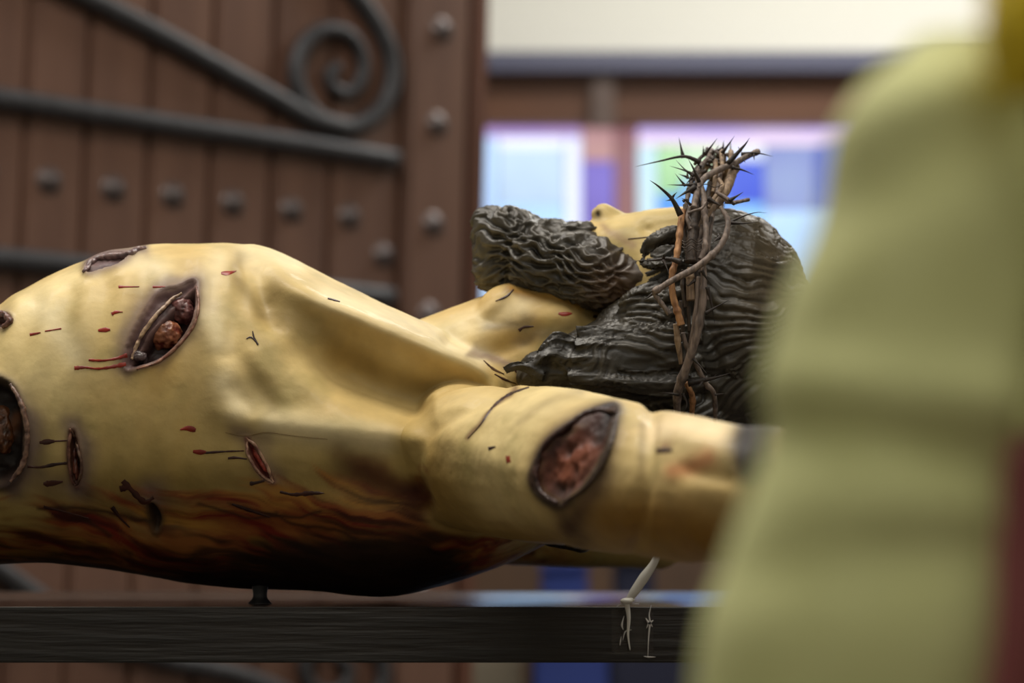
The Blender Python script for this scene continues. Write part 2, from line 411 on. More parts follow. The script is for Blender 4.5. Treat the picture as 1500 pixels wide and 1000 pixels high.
# neck and throat
capsule(bm, P(620, 615, 2.47), P(800, 505, 2.46), .098, .072)
capsule(bm, P(700, 520, 2.47), P(760, 470, 2.46), .045, .04)
# far shoulder and arm raised away beyond the head
capsule(bm, P(690, 660, 2.60), P(830, 690, 2.68), .085, .075)
capsule(bm, P(830, 690, 2.68), P(960, 700, 2.86), .07, .055)
capsule(bm, P(960, 700, 2.86), P(1090, 715, 2.98), .052, .034)
capsule(bm, P(735, 768, 2.60), P(960, 788, 2.76), .044, .036)
# near shoulder and upper arm coming towards the camera
ARM = [(690, 672, 2.29, .068), (755, 677, 2.23, .072), (830, 684, 2.15, .070), (905, 697, 2.06, .0655), (950, 708, 2.00, .061), (1010, 716, 1.94, .0595), (1070, 722, 1.885, .053), (1125, 716, 1.85, .048)]
for a, b in zip(ARM[:-1], ARM[1:]): capsule(bm, P(*a[:3]), P(*b[:3]), a[3], b[3])
el = P(*ARM[-1][:3]); wr = Vector((.275, 1.66, el.z-.01)); capsule(bm, el, wr, .045, .028)
def hand(bm, w0, d, palm_n):
    d = d.normalized(); s = d.cross(palm_n).normalized()
    for k in (-1.5, -.5, .5, 1.5): capsule(bm, w0, w0+d*.085+s*k*.019, .016, .011, 4)
    for k, L in zip((-1.5, -.5, .5, 1.5), (.062, .078, .083, .072)):
        a = w0+d*.085+s*k*.020; b = a+d*L*.5+palm_n*.008; c = b+d*L*.32+palm_n*.02; e = c+d*L*.1+palm_n*.016
        capsule(bm, a, b, .0098, .009, 3); capsule(bm, b, c, .009, .008, 3); capsule(bm, c, e, .008, .0068, 3)
    a = w0+d*.02+s*.02; b = w0+d*.06+s*.052+palm_n*.01; c = w0+d*.095+s*.06+palm_n*.02
    capsule(bm, a, b, .0135, .0105, 3); capsule(bm, b, c, .0105, .0085, 3)
hand(bm, wr, Vector((.3, -1, .0)), Vector((0, 0, 1)))
fw = P(1090, 715, 2.98); hand(bm, fw, Vector((.6, .6, 0)), Vector((0, 0, 1)))
# legs
for sgn in (-1, 1):
    hip = Vector((-.93, YC+sgn*.085, TOPZ+.085)); kn = Vector((-1.33, YC+sgn*.075, TOPZ+.10)); an = Vector((-1.75, YC+sgn*.05, TOPZ+.045))
    capsule(bm, hip, kn, .088, .056); capsule(bm, kn, kn.lerp(an, .35)-Vector((0, 0, .012)), .054, .056); capsule(bm, kn.lerp(an, .35)-Vector((0, 0, .012)), an, .055, .034)
    capsule(bm, an, an+Vector((-.03, 0, -.005)), .036, .034); toe = an+Vector((-.07, 0, .15)); capsule(bm, an, toe, .034, .024)
    for k in range(5): q = toe+Vector((0, (k-2)*.014*sgn, -.01)); capsule(bm, q, q+Vector((-.012, 0, .045-.006*k)), .0105-.0008*k, .009-.0008*k, 3)
# head: skull, face, jaw
capsule(bm, P(985, 425, 2.45), P(1045, 440, 2.45), .078, .085)
capsule(bm, P(815, 392, 2.45), P(930, 400, 2.45), .040, .064)
# cheek / brow planes
capsule(bm, P(905, 372, 2.425), P(960, 368, 2.43), .032, .036)
capsule(bm, P(905, 372, 2.475), P(960, 368, 2.47), .032, .036)
capsule(bm, P(955, 352, 2.43), P(1000, 350, 2.43), .032, .034); capsule(bm, P(955, 352, 2.47), P(1000, 350, 2.47), .032, .034)
capsule(bm, P(745, 462, 2.425), P(815, 478, 2.42), .033, .03)
# nose with nostril wings
capsule(bm, P(883, 311, 2.45), P(925, 330, 2.45), .0100, .008)
capsule(bm, P(877, 314, 2.440), P(892, 328, 2.438), .0085, .008)
capsule(bm, P(877, 314, 2.460), P(892, 328, 2.462), .0085, .008)
body = bake(bm, .0023, 16)
co = getco(body); no = getno(body)
px, py = proj(co)
near = sstep(YC+.02, YC-.03, co[:, 1])
isarm = sstep(0, .01, np.array([.0]))
WB = [fbm(co[:, 0]*40, co[:, 2]*40, None, 3, 71)*10, fbm(co[:, 0]*40, co[:, 2]*40, None, 3, 83)*10]
# mask of the near arm: distance to its axis
axs = [np.array(P(*a[:3])) for a in ARM]
da = np.full(len(co), 9.)
for (a, b, ra, rb) in zip(axs[:-1], axs[1:], [q[3] for q in ARM[:-1]], [q[3] for q in ARM[1:]]):
    d = b-a; t = np.clip(((co-a)@d)/(d@d), 0, 1); da = np.minimum(da, np.linalg.norm(co-a-t[:, None]*d, axis=1)-(ra*(1-t)+rb*t))
arm = sstep(.012, .002, da)*sstep(600, 640, px)
tor = (1-arm)*sstep(860, 780, px)
disp = np.zeros(len(co))
def relief(pts, w, amp, mask=tor, n=20):
    global disp
    c = curve2(pts, n) if len(pts) > 2 else pts
    xs = [p[0] for p in c]; ys = [p[1] for p in c]; g = w*3
    s_ = np.where((px > min(xs)-g) & (px < max(xs)+g) & (py > min(ys)-g) & (py < max(ys)+g) & (near > 0))[0]
    d, t = dist_poly(px[s_], py[s_], c) if len(pts) > 1 else (np.hypot(px[s_]-pts[0][0], py[s_]-pts[0][1]), 0)
    disp[s_] += amp*.001*np.exp(-(d/w)**2)*near[s_]*(mask[s_] if not np.isscalar(mask) else mask)
# sternum hollow, armpit fold and hollow
relief([(366, 376), (420, 418), (500, 452), (590, 484), (670, 520), (740, 556)], 20, 3)
dispy = np.zeros(len(co))
def push(pts, w, amp, up=1., mask=tor):
    c = curve2(pts, 20); d, t = dist_poly(px, py, c); line = np.interp(px, [p[0] for p in c], [p[1] for p in c])
    ww = np.where(py < line, w*up, w)
    dispy[:] += amp*.001*np.exp(-(d/ww)**2)*near*mask*sstep(0, .34, t)*sstep(1, .86, t)
push([(400, 470), (480, 532), (560, 568), (640, 590), (735, 600)], 31, 58, 1.5)
push([(380, 388), (430, 424), (500, 458), (590, 492), (670, 526), (760, 566)], 17, -20)
relief([(400, 455), (440, 470)], 30, -4)
relief([(350, 610), (430, 622), (540, 632), (620, 640)], 22, 8)
relief([(395, 565), (470, 590)], 22, -2)
relief([(384, 395), (394, 430)], 14, -5)
relief([(352, 372), (356, 400), (350, 450), (330, 520)], 16, -4)
relief([(365, 385), (385, 430), (400, 470)], 20, -7)
relief([(300, 470), (330, 540), (322, 600)], 24, 5)
relief([(345, 520), (372, 560), (400, 600)], 15, -2.2)
relief([(370, 520), (398, 556), (420, 580)], 14, 2.5)
relief([(345, 570), (370, 600)], 12, -2)
# ribs sweeping down and to the left
for k, (x, a) in enumerate([(270, 3), (215, 3), (160, 3.4), (105, 3.2), (52, 3), (0, 3), (-50, 3)]):
    relief([(x+25, 385+12*k), (x+10, 470+8*k), (x-8, 560), (x-22, 640), (x-30, 710)], 16, a*.7)
    relief([(x+52, 385+12*k), (x+37, 470+8*k), (x+19, 560), (x+5, 640), (x-4, 710)], 15, -a*.7)
relief([(130, 760), (300, 775), (480, 790)], 30, -5)
relief([(500, 700), (560, 720), (620, 740)], 30, -6)
# crease between chest and shoulder
relief([(742, 574), (700, 592), (655, 615), (625, 640), (605, 690), (625, 745)], 12, -5, 1)
# throat
relief([(700, 500), (760, 470), (840, 462)], 16, 4, 1); relief([(660, 500), (720, 515), (770, 500)], 14, -5, 1); relief([(745, 425), (700, 470)], 9, 3, 1)
# arm muscle and tendon shapes
relief([(660, 640), (760, 690), (860, 740)], 26, 3, arm); relief([(955, 600), (945, 700), (930, 800)], 12, -5, arm)
relief([(905, 610), (880, 680), (850, 760)], 20, 3, arm); relief([(1000, 640), (1060, 660)], 18, 4, arm); relief([(1010, 690), (1060, 700)], 14, -4, arm)
# eyes closed, eyebrow
relief([(948, 330)], 10, -4, 1); relief([(950, 327)], 6, 2.5, 1)
disp += .0022*fbm(co[:, 0]*15, co[:, 1]*15, co[:, 2]*15, 3, 5)
# carved knife marks
disp += .00045*fbm(co[:, 0]*60, co[:, 1]*130, co[:, 2]*130, 3, 9)*sstep(200, 700, px)

# ---- painted colours (paint of the carving, some shade and highlights painted in)
def L3(c): return np.array(lin(c)[:3])
nz = fbm(co[:, 0]*9, co[:, 1]*9, co[:, 2]*9, 4, 21); nz2 = fbm(co[:, 0]*26, co[:, 1]*30, co[:, 2]*30, 4, 33)
base = L3((220, 199, 142)); ochre = L3((184, 152, 86)); grn = L3((150, 138, 84))
c = base+(ochre-base)*np.clip(.42+nz*.8, 0, 1)[:, None]
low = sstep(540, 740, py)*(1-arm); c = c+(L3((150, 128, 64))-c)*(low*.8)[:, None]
c = c+(grn-c)*np.clip(nz2*.9-.02, 0, .5)[:, None]
def paint(pts, w, col, a, mask=None, wob=0., n=20):
    global c
    cc = curve2(pts, n) if len(pts) > 2 else pts
    xs = [p[0] for p in cc]; ys = [p[1] for p in cc]; g = w*3+12
    s_ = np.where((px > min(xs)-g) & (px < max(xs)+g) & (py > min(ys)-g) & (py < max(ys)+g) & (near > 0))[0]
    qx = px[s_]+wob*WB[0][s_]; qy = py[s_]+wob*WB[1][s_]
    d, t = dist_poly(qx, qy, cc) if len(pts) > 1 else (np.hypot(qx-pts[0][0], qy-pts[0][1]), 0)
    m = a*np.exp(-(d/w)**2)*near[s_]*(1 if mask is None else mask[s_]); c[s_] = c[s_]+(L3(col)-c[s_])*m[:, None]
pale = (236, 222, 182)
for q in ([(320, 380), (300, 430), (320, 500)], [(400, 620), (480, 635), (560, 645)], [(360, 365), (430, 385)], [(480, 440), (600, 486), (700, 526)], [(60, 450), (110, 520)], [(190, 380), (240, 400)], [(330, 560), (350, 600)], [(650, 500), (700, 520)], [(680, 480), (760, 450)]):
    paint(q, 20, pale, .55, tor)
olive = (94, 74, 28)  # shade of the armpit hollow painted in, along with olive mottling
for q, ww, aa in (([(400, 430), (440, 470), (520, 520), (600, 560), (700, 590)], 24, .55), ([(350, 370), (345, 400), (385, 450)], 12, .45), ([(300, 560), (310, 600)], 22, .3), ([(370, 560), (400, 590)], 18, .35), ([(110, 470), (140, 560)], 20, .25), ([(20, 700), (200, 720), (380, 700)], 34, .5), ([(420, 690), (540, 700)], 30, .5)):
    paint(q, ww, olive, aa, tor, .6)
paint([(600, 640), (630, 710), (700, 790), (800, 800)], 46, (136, 106, 42), .8, arm); paint([(900, 760), (980, 770), (1050, 790)], 60, (138, 98, 26), .9, arm)  # shade under the arm painted into the skin colour
paint([(960, 625), (1020, 630), (1070, 645)], 24, (238, 216, 176), .7, arm); paint([(700, 590), (800, 580), (900, 600)], 20, (214, 192, 136), .4, arm)  # highlight along the top of the arm painted in
paint([(985, 690), (1040, 672)], 12, (196, 110, 70), .6, arm); paint([(975, 655)], 10, (120, 60, 40), .6, arm)
# bruised halos round the wounds
bru = (96, 78, 84); bru2 = (104, 96, 82)
for q, ww, aa in (([(185, 540), (190, 480), (240, 420), (290, 415)], 16, .7), ([(294, 440), (280, 490), (240, 530)], 14, .4), ([(310, 450)], 16, .2), ([(20, 580), (45, 640), (20, 710)], 22, .8), ([(105, 620), (122, 660), (112, 710)], 17, .75), ([(355, 640), (380, 660), (405, 700)], 14, .45), ([(345, 630), (390, 640)], 12, .4),
                  ([(220, 720), (235, 770)], 24, .7), ([(130, 385), (210, 365)], 10, .8), ([(5, 468)], 14, .8), ([(700, 515), (740, 540)], 9, .4), ([(720, 480), (780, 470)], 9, .22), ([(760, 500), (800, 490)], 10, .3), ([(60, 700), (120, 725)], 20, .3)):
    paint(q, ww, bru, aa, tor, .8)
for q, ww, aa in (([(790, 700), (800, 650), (850, 610), (900, 600)], 15, .75), ([(900, 620), (890, 690), (850, 750), (830, 770)], 17, .8), ([(820, 745), (850, 790)], 16, .6)): paint(q, ww, (74, 48, 34), aa, arm, .8)
for _ in range(4): paint([(1108, 625), (1102, 650), (1104, 680)], 24, (24, 13, 6), 1.0, None)
paint([(850, 575), (800, 590), (760, 620)], 7, (130, 110, 70), .4, arm); paint([(756, 566), (720, 590), (690, 640)], 4, (96, 60, 34), .8, arm, .5); paint([(940, 620), (935, 700)], 5, (110, 90, 52), .5, arm)
# blood-soaked streaky back
st = fbm(co[:, 0]*11+co[:, 2]*14, co[:, 2]*95+co[:, 0]*26+4*nz, co[:, 1]*50, 4, 51)*1.3; st2 = fbm(co[:, 0]*8, co[:, 2]*80+co[:, 0]*22+4*nz, co[:, 1]*40, 4, 57)*1.3; st3 = fbm(co[:, 0]*14, co[:, 2]*150+co[:, 0]*36+5*nz, co[:, 1]*70, 3, 59)
edge = np.interp(px, [-400, 0, 120, 240, 330, 420, 520, 600, 640, 700], [770, 765, 742, 745, 735, 722, 708, 700, 720, 780])
bk = sstep(-24, 40, py-edge+st*50)*(1-arm)*sstep(900, 700, px)*np.where(co[:, 2] > TOPZ+.2, 0, 1)
c = c+(L3((140, 76, 30))-c)*(bk*.85)[:, None]
c = c+(L3((116, 34, 18))-c)*(bk*np.clip(st*1.8+.1, 0, 1))[:, None]
c = c+(L3((176, 130, 54))-c)*(bk*np.clip(st2*2.2-.1, 0, 1)*sstep(840, 790, py))[:, None]
c = c*(1-bk*np.clip(st3*1.6+.1, 0, .75))[:, None]
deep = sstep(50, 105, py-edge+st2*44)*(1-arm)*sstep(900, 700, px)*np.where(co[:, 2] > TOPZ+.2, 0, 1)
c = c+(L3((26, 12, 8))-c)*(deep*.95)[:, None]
paint([(520, 690), (580, 715), (620, 740)], 26, (70, 26, 16), .8, tor, 1.4); paint([(600, 730), (680, 780)], 24, (60, 22, 14), .7, tor, 1.2); paint([(500, 660), (560, 690)], 16, (92, 50, 24), .4, tor, 1)
for q in ([(60, 740), (140, 755), (230, 765)], [(290, 735), (370, 760), (470, 750)], [(340, 735), (400, 755), (405, 752)], [(100, 765), (160, 790)], [(380, 750), (440, 770), (520, 790)]):
    paint(q, 3.4, (52, 30, 14), .8, tor, 1)
# tarnish on the throat, brown under the beard
paint([(740, 418), (800, 440), (880, 462)], 9, (96, 74, 40), .7, None, 1); paint([(880, 330), (930, 360)], 7, (120, 84, 74), .5, None, .6)
paint([(820, 465), (850, 470)], 12, (140, 112, 60), .3, None, 1)
paint([(720, 480), (745, 470), (770, 478)], 13, (112, 106, 84), .55, None, 1.6); paint([(770, 500), (800, 490), (840, 482)], 10, (116, 100, 70), .5, None, 1.4); paint([(690, 520), (730, 530), (760, 545)], 6, (96, 70, 66), .6, None, 1.2); paint([(745, 420), (790, 432), (850, 450)], 7, (150, 108, 36), .7, None, .8)
# wounds carved into the wood
W1 = closed2([(286, 414), (262, 418), (232, 432), (208, 462), (190, 498), (182, 536), (200, 541), (236, 528), (266, 500), (286, 470), (291, 438)])
W1i = closed2([(284, 424), (262, 438), (240, 466), (222, 486), (206, 512), (192, 534), (214, 534), (240, 520), (268, 494), (284, 468), (288, 440)])
W2 = closed2([(-40, 560), (8, 558), (30, 590), (38, 640), (30, 690), (0, 712), (-40, 700)])
W3 = closed2([(104, 628), (112, 645), (118, 680), (113, 712), (104, 700), (99, 665)])
W4 = closed2([(360, 640), (372, 652), (388, 680), (402, 706), (385, 698), (368, 674)])
W5 = closed2([(905, 600), (872, 602), (838, 622), (800, 650), (785, 690), (792, 720), (822, 738), (862, 716), (885, 680), (900, 640)])
W6 = closed2([(216, 738), (228, 742), (236, 764), (228, 784), (218, 766)])
W7 = closed2([(126, 394), (150, 376), (188, 374), (176, 388), (150, 396), (132, 402)])
W8 = closed2([(-16, 462), (6, 458), (18, 468), (8, 478), (-16, 480)])
dark = L3((44, 24, 22)); redd = L3((96, 36, 28)); purp = L3((108, 82, 86))
def carve(poly, depth, ew, lip, lw, mask, ccol=dark, lcol=purp, lipa=.8):
    global disp, c
    sel = np.where((px > min(p[0] for p in poly)-60) & (px < max(p[0] for p in poly)+60) & (py > min(p[1] for p in poly)-60) & (py < max(p[1] for p in poly)+60))[0]
    X = px[sel]; Y = py[sel]; d, _ = dist_poly(X, Y, poly, True); ins = inside(X, Y, poly); m = (near*mask)[sel]
    disp[sel] += -depth*.001*sstep(0, ew, d)*ins*m+lip*.001*np.exp(-(d/lw)**2)*m*np.where(ins, .3, 1)
    k = (sstep(-1, ew*.5, d)*ins*m)[:, None]; c[sel] = c[sel]+(ccol-c[sel])*k
    k = (np.exp(-(d/lw)**2)*m*lipa)[:, None]; c[sel] = c[sel]+(lcol-c[sel])*k
carve(W1, 5, 10, 2, 5, tor, L3((84, 62, 62)), L3((92, 66, 66)), .8)
carve(W1i, 17, 8, 1.5, 3, tor, L3((40, 20, 20)), L3((120, 90, 84)), .6)
carve(W2, 18, 16, 3, 8, tor, L3((24, 14, 11)), L3((50, 34, 30)), .95)
carve(W3, 9, 5, 2, 4, tor, L3((50, 24, 18)), L3((90, 56, 46)))
carve(W4, 7, 5, 1.6, 3, tor, L3((104, 28, 22)), L3((120, 84, 76)))
carve(W5, 8, 22, 2, 8, arm, L3((74, 38, 28)), L3((42, 27, 24)), .95)
carve(W6, 8, 6, 1.6, 5, tor, L3((34, 22, 14)), L3((70, 54, 34)))
carve(W7, 4, 6, 3, 6, tor, L3((76, 52, 56)), L3((110, 86, 84)))
carve(W8, 5, 5, 2, 4, tor, L3((64, 34, 30)), L3((96, 68, 60)))
paint([(856, 650), (825, 680), (816, 700)], 18, (122, 66, 44), .7, arm, 1); paint([(890, 612), (876, 632)], 16, (36, 26, 26), .9, arm, 1); paint([(815, 712), (835, 730)], 9, (70, 50, 46), .7, arm, 1); paint([(880, 605), (830, 630), (795, 670)], 4, (52, 16, 14), .8, arm)
for W_, a_ in ((W5, .0035), (W1, .002), (W2, .004), (W7, .002)):
    ii = inside(px, py, W_)*near; ff = fbm(co[:, 0]*110, co[:, 1]*110, co[:, 2]*110, 4, 91)
    disp += a_*ff*ii; c = c*(1+ii*ff*.7)[:, None]
paint([(5, 640), (12, 610)], 9, (112, 66, 34), .7, tor, 1)
# nostril
nm = np.exp(-(np.hypot((px-874)*.9, (py-312)*.75)/6)**2)*near*(co[:, 1] < YC-.004); disp -= .005*nm; c = c+(L3((36, 22, 12))-c)*np.minimum(1, nm*1.3)[:, None]
co2 = co+no*disp[:, None]; co2[:, 1] += dispy
co2[:, 2] = np.where(co2[:, 2] < TOPZ+.0012, TOPZ+.0012, co2[:, 2])
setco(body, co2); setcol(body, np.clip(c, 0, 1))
statue = empty('carved_statue', (P(560, 870, 2.45).x, YC, TOPZ))
tag(statue, 'painted wooden statue of a bearded wounded man lying on its back on the plank table', 'statue')
body.materials.append(M['skin']); bo = obj('body', body, None, statue)
tree = BVHTree.FromPolygons([tuple(v) for v in co2.tolist()], [tuple(p.vertices) for p in body.polygons])
O = Vector((0, 0, CAMZ))
def hit(x, y, off=.0004, tr=None):
    d = (P(x, y, 1)-O).normalized(); r = (tr or tree).ray_cast(O, d)
    if r[0] is None: return None
    return r[0]+r[1]*off
def hitn(x, y):
    d = (P(x, y, 1)-O).normalized(); r = tree.ray_cast(O, d); return r[0], r[1]
# painted blood: thin raised paint strokes lying on the surface
def stroke(pts, wid, m, name='blood_streak', n=None, jag=.25):
    L = sum(math.hypot(pts[i+1][0]-pts[i][0], pts[i+1][1]-pts[i][1]) for i in range(len(pts)-1))
    n = n or max(6, int(L/3)); c_ = catmull([(a, b, 0) for a, b in pts], n); ws = np.interp(np.linspace(0, 1, n), np.linspace(0, 1, len(wid)), wid)
    T = np.gradient(c_, axis=0); bm = bmesh.new(); rows = []
    for i in range(n):
        t = T[i][:2]/(np.linalg.norm(T[i][:2])+1e-9); q = (-t[1], t[0]); w_ = ws[i]*(1+random.uniform(-jag, jag))/2; row = []
        for k in (-1, -.5, 0, .5, 1):
            h = hit(c_[i][0]+q[0]*k*w_, c_[i][1]+q[1]*k*w_, .0002 if abs(k) == 1 else .0007)
            if h is None: row = None; break
            row.append(bm.verts.new(h))
        if row: rows.append(row)
    for a, b in zip(rows[:-1], rows[1:]):
        if (a[2].co-b[2].co).length < .03:
            for k in range(4): bm.faces.new((a[k], a[k+1], b[k+1], b[k]))
    if len(bm.faces) == 0: bm.free(); return
    o = obj(name, bm, m, statue); return o
B, BD = M['blood'], M['blood_dark']
for pts, wd, m in [([(109, 539), (125, 538), (142, 540), (160, 538), (184, 533)], [7, 4, 3.5, 4, 7], B), ([(130, 527), (150, 528), (170, 525), (186, 520)], [4, 3.5, 4, 6], B),
    ([(144, 484), (153, 483), (162, 483)], [4, 7, 3], B), ([(164, 460), (170, 457), (180, 457)], [5, 5, 1], B), ([(174, 420), (180, 420), (204, 420)], [5, 3, 1], B), ([(224, 420), (242, 420)], [3, 2], B),
    ([(324, 400), (334, 400), (346, 397)], [3, 7, 1], B), ([(44, 490), (50, 489), (60, 487)], [5, 5, 1], B), ([(66, 485), (90, 481)], [2, 2], B), ([(264, 629), (275, 627), (287, 630)], [2, 8, 6], B),
    ([(283, 661), (292, 662), (302, 662)], [5, 9, 4], B), ([(300, 663), (330, 661), (358, 660)], [4, 2.5, 2], BD), ([(334, 671), (345, 670), (362, 672)], [4, 5, 2], BD), ([(366, 708), (374, 707), (390, 703)], [6, 5, 3], BD),
    ([(410, 720), (430, 724), (455, 722), (475, 722)], [3, 5, 7, 1], BD), ([(58, 648), (68, 647), (80, 646)], [4, 8, 5], BD), ([(78, 646), (100, 645)], [2, 2], BD), ([(40, 683), (60, 684), (80, 680), (98, 678)], [4, 3, 5, 4], BD),
    ([(64, 708), (72, 708), (92, 705)], [4, 10, 2], BD), ([(176, 716), (190, 712)], [10, 8], BD), ([(180, 704), (195, 720), (212, 735), (225, 728)], [8, 8, 8, 4], BD), ([(164, 742), (176, 758), (190, 772)], [6, 4, 2], BD), ([(64, 742), (90, 748), (130, 759)], [4, 3, 2], BD),
    ([(361, 496), (368, 494), (378, 504)], [1.5, 3, 1], BD), ([(370, 485), (372, 494), (378, 505)], [1.5, 2.5, 3], BD), ([(340, 738), (360, 745), (395, 757)], [3, 5, 3], BD),
    ([(480, 437), (488, 439), (498, 442)], [2, 3, 1], M['blood_dark']), ([(752, 424), (742, 434), (726, 441)], [1.5, 3.5, 1.5], BD), ([(818, 459), (826, 460), (838, 459)], [3, 8, 2], B), ([(760, 484), (768, 479), (782, 478)], [5, 4, 2], BD), ([(868, 463), (880, 464)], [4, 3], BD),
    ([(775, 567), (745, 578), (722, 596), (704, 622), (686, 642)], [2, 4, 3, 2, 1], BD), ([(716, 657), (726, 654)], [6, 3], BD), ([(742, 673), (748, 672)], [11, 9], B), ([(962, 660), (985, 659)], [8, 6], BD),
    ([(920, 350), (950, 347), (985, 340)], [1.2, 1.6, 1], BD)]:
    stroke(pts, wd, m)
# fine crack line of the gesso
stroke([(330, 633), (360, 638), (390, 633), (430, 638), (480, 643)], [.6, .9, .7, .5], mat('crack_paint', lin((120, 96, 54)), .6), 'crack', jag=.1)
# flesh inside the wounds
def lump(x, y, rx, ry, rz, col1, col2, name='wound_flesh', rotd=0, off=.004, amp=.0022, fr=220):
    h, n = hitn(x, y)
    if h is None: return
    k = h.y/F; bm = bmesh.new(); bmesh.ops.create_icosphere(bm, subdivisions=5, radius=1)
    Mx = Matrix.Translation(h+Vector((0, off, 0))) @ Matrix.Rotation(math.radians(rotd), 4, 'Y') @ Matrix.Diagonal((rx*k, rz*.001, ry*k, 1)); bm.transform(Mx)
    me = bpy.data.meshes.new(name); bm.to_mesh(me); bm.free(); q = getco(me); nn = getno(me); f = fbm(q[:, 0]*fr, q[:, 1]*fr, q[:, 2]*fr, 3, 3)
    setco(me, q+nn*(f*amp)[:, None]); setcol(me, L3(col1)+(L3(col2)-L3(col1))*np.clip(.5+f*1.6, 0, 1)[:, None]); me.materials.append(M['wound']); obj(name, me, None, statue)
lump(240, 490, 26, 23, 13, (92, 34, 24), (150, 96, 66), off=.002)
lump(267, 455, 24, 18, 11, (74, 38, 38), (128, 84, 80), rotd=38, off=.002)
lump(274, 468, 12, 8, 8, (66, 26, 26), (110, 60, 54), rotd=30, off=.001)
lump(205, 522, 12, 9, 8, (48, 38, 38), (92, 78, 80), rotd=40, off=.001)
lump(4, 628, 15, 38, 9, (60, 32, 18), (110, 66, 36), rotd=-5, off=.004)
lump(110, 672, 5, 30, 6, (70, 28, 22), (120, 70, 56), rotd=-4, off=.002)
lump(381, 672, 4, 28, 5, (120, 34, 28), (150, 60, 48), rotd=-32, off=.002)
def lip(pts, r, col1, col2, off=.001, name='wound_lip'):
    c_ = catmull([(a, b, 0) for a, b in pts], 40); v = [hit(a, b, off) for a, b, _ in c_]; v = [a for a in v if a is not None]
    # keep the ridge continuous over small depth jumps
    a = np.array([list(p) for p in v]); 
    for _ in range(3): a[1:-1] = (a[:-2]+a[1:-1]*2+a[2:])/4
    bm = bmesh.new(); tube(bm, a[::2].tolist(), [r*.0004]+[r*.00066]*4+[r*.0004], seg=10, n=70)
    me = bpy.data.meshes.new(name); bm.to_mesh(me); bm.free(); q = getco(me); nn = getno(me); f = fbm(q[:, 0]*260, q[:, 1]*260, q[:, 2]*260, 3, 8)
    setco(me, q+nn*(f*r*.0003)[:, None]); setcol(me, L3(col1)+(L3(col2)-L3(col1))*np.clip(.5+f*1.6, 0, 1)[:, None]); me.materials.append(M['wound']); obj(name, me, None, statue)
lip([(194, 528), (206, 500), (222, 474), (246, 446), (270, 430)], 3, (110, 84, 76), (176, 148, 118), .003)
lip([(288, 420), (291, 446), (284, 476), (262, 506), (232, 530), (196, 542)], 2, (108, 66, 56), (150, 110, 90), .0005)
lip([(16, 562), (32, 592), (40, 636), (34, 680), (14, 708)], 4, (84, 60, 54), (140, 110, 92), .001)
lip([(103, 628), (99, 660), (104, 700), (113, 712)], 2.4, (84, 50, 42), (126, 88, 72), .001); lip([(103, 628), (113, 648), (120, 684), (114, 712)], 2, (74, 50, 42), (110, 84, 66), .001)
lip([(360, 640), (364, 668), (382, 696), (402, 708)], 2, (120, 80, 70), (176, 142, 120), .001); lip([(360, 640), (374, 652), (390, 680), (402, 708)], 2, (120, 80, 70), (170, 136, 112), .001)
lip([(905, 604), (868, 603), (836, 622), (800, 652), (786, 690), (794, 722), (822, 738)], 4, (40, 20, 18), (70, 44, 40), .001)
lip([(905, 606), (900, 640), (884, 682), (858, 714), (824, 738)], 2, (38, 28, 24), (70, 50, 42), .001)
lip([(124, 398), (134, 384), (154, 377), (184, 375), (196, 369), (216, 363)], 5, (92, 72, 74), (140, 116, 112), .001)
lip([(-14, 462), (6, 460), (16, 470), (4, 480)], 5, (80, 50, 44), (120, 86, 76), .001)

# ------------------------------------------------------------ hair
bm = bmesh.new()
capsule(bm, P(1005, 430, 2.45), P(1050, 438, 2.45), .086, .093)
capsule(bm, P(1040, 450, 2.45), P(1070, 500, 2.45), .096, .098)
capsule(bm, P(1000, 500, 2.43), P(1060, 560, 2.45), .075, .088)
capsule(bm, P(985, 520, 2.40), P(870, 535, 2.38), .058, .042)
capsule(bm, P(870, 532, 2.375), P(790, 545, 2.375), .036, .024)
capsule(bm, P(960, 470, 2.40), P(905, 480, 2.385), .040, .022)
capsule(bm, P(985, 520, 2.50), P(830, 560, 2.53), .058, .034)
capsule(bm, P(1000, 620, 2.42), P(840, 700, 2.42), .06, .05); capsule(bm, P(840, 700, 2.42), P(815, 770, 2.40), .05, .024); capsule(bm, P(815, 775, 2.40), P(852, 796, 2.39), .022, .013)
def lockadd(pts, w, ns=4):
    c_ = catmull([list(P(*p)) for p in pts], 26); n = len(c_); T = np.gradient(c_, axis=0)
    ph = random.uniform(0, 6)
    for s in range(ns):
        o_ = (s-(ns-1)/2)/max(1, ns)*2; pp = []; rr = []
        for i in range(n):
            t = T[i]/np.linalg.norm(T[i]); side = np.cross(t, (0, -1, 0)); side /= np.linalg.norm(side)+1e-9
            wi = np.interp(i/(n-1), np.linspace(0, 1, len(w)), w)*2.4/F
            pp.append(c_[i]+side*(o_*wi*.5+.0012*math.sin(i*.35+ph+s*.8))+np.array((0, abs(o_)*wi*.3+.001*math.sin(i*.4+s*2+ph), 0))); rr.append(max(.0009, wi/ns*.66))
        tube(bm, pp[::3], rr[::3], seg=10, n=26)
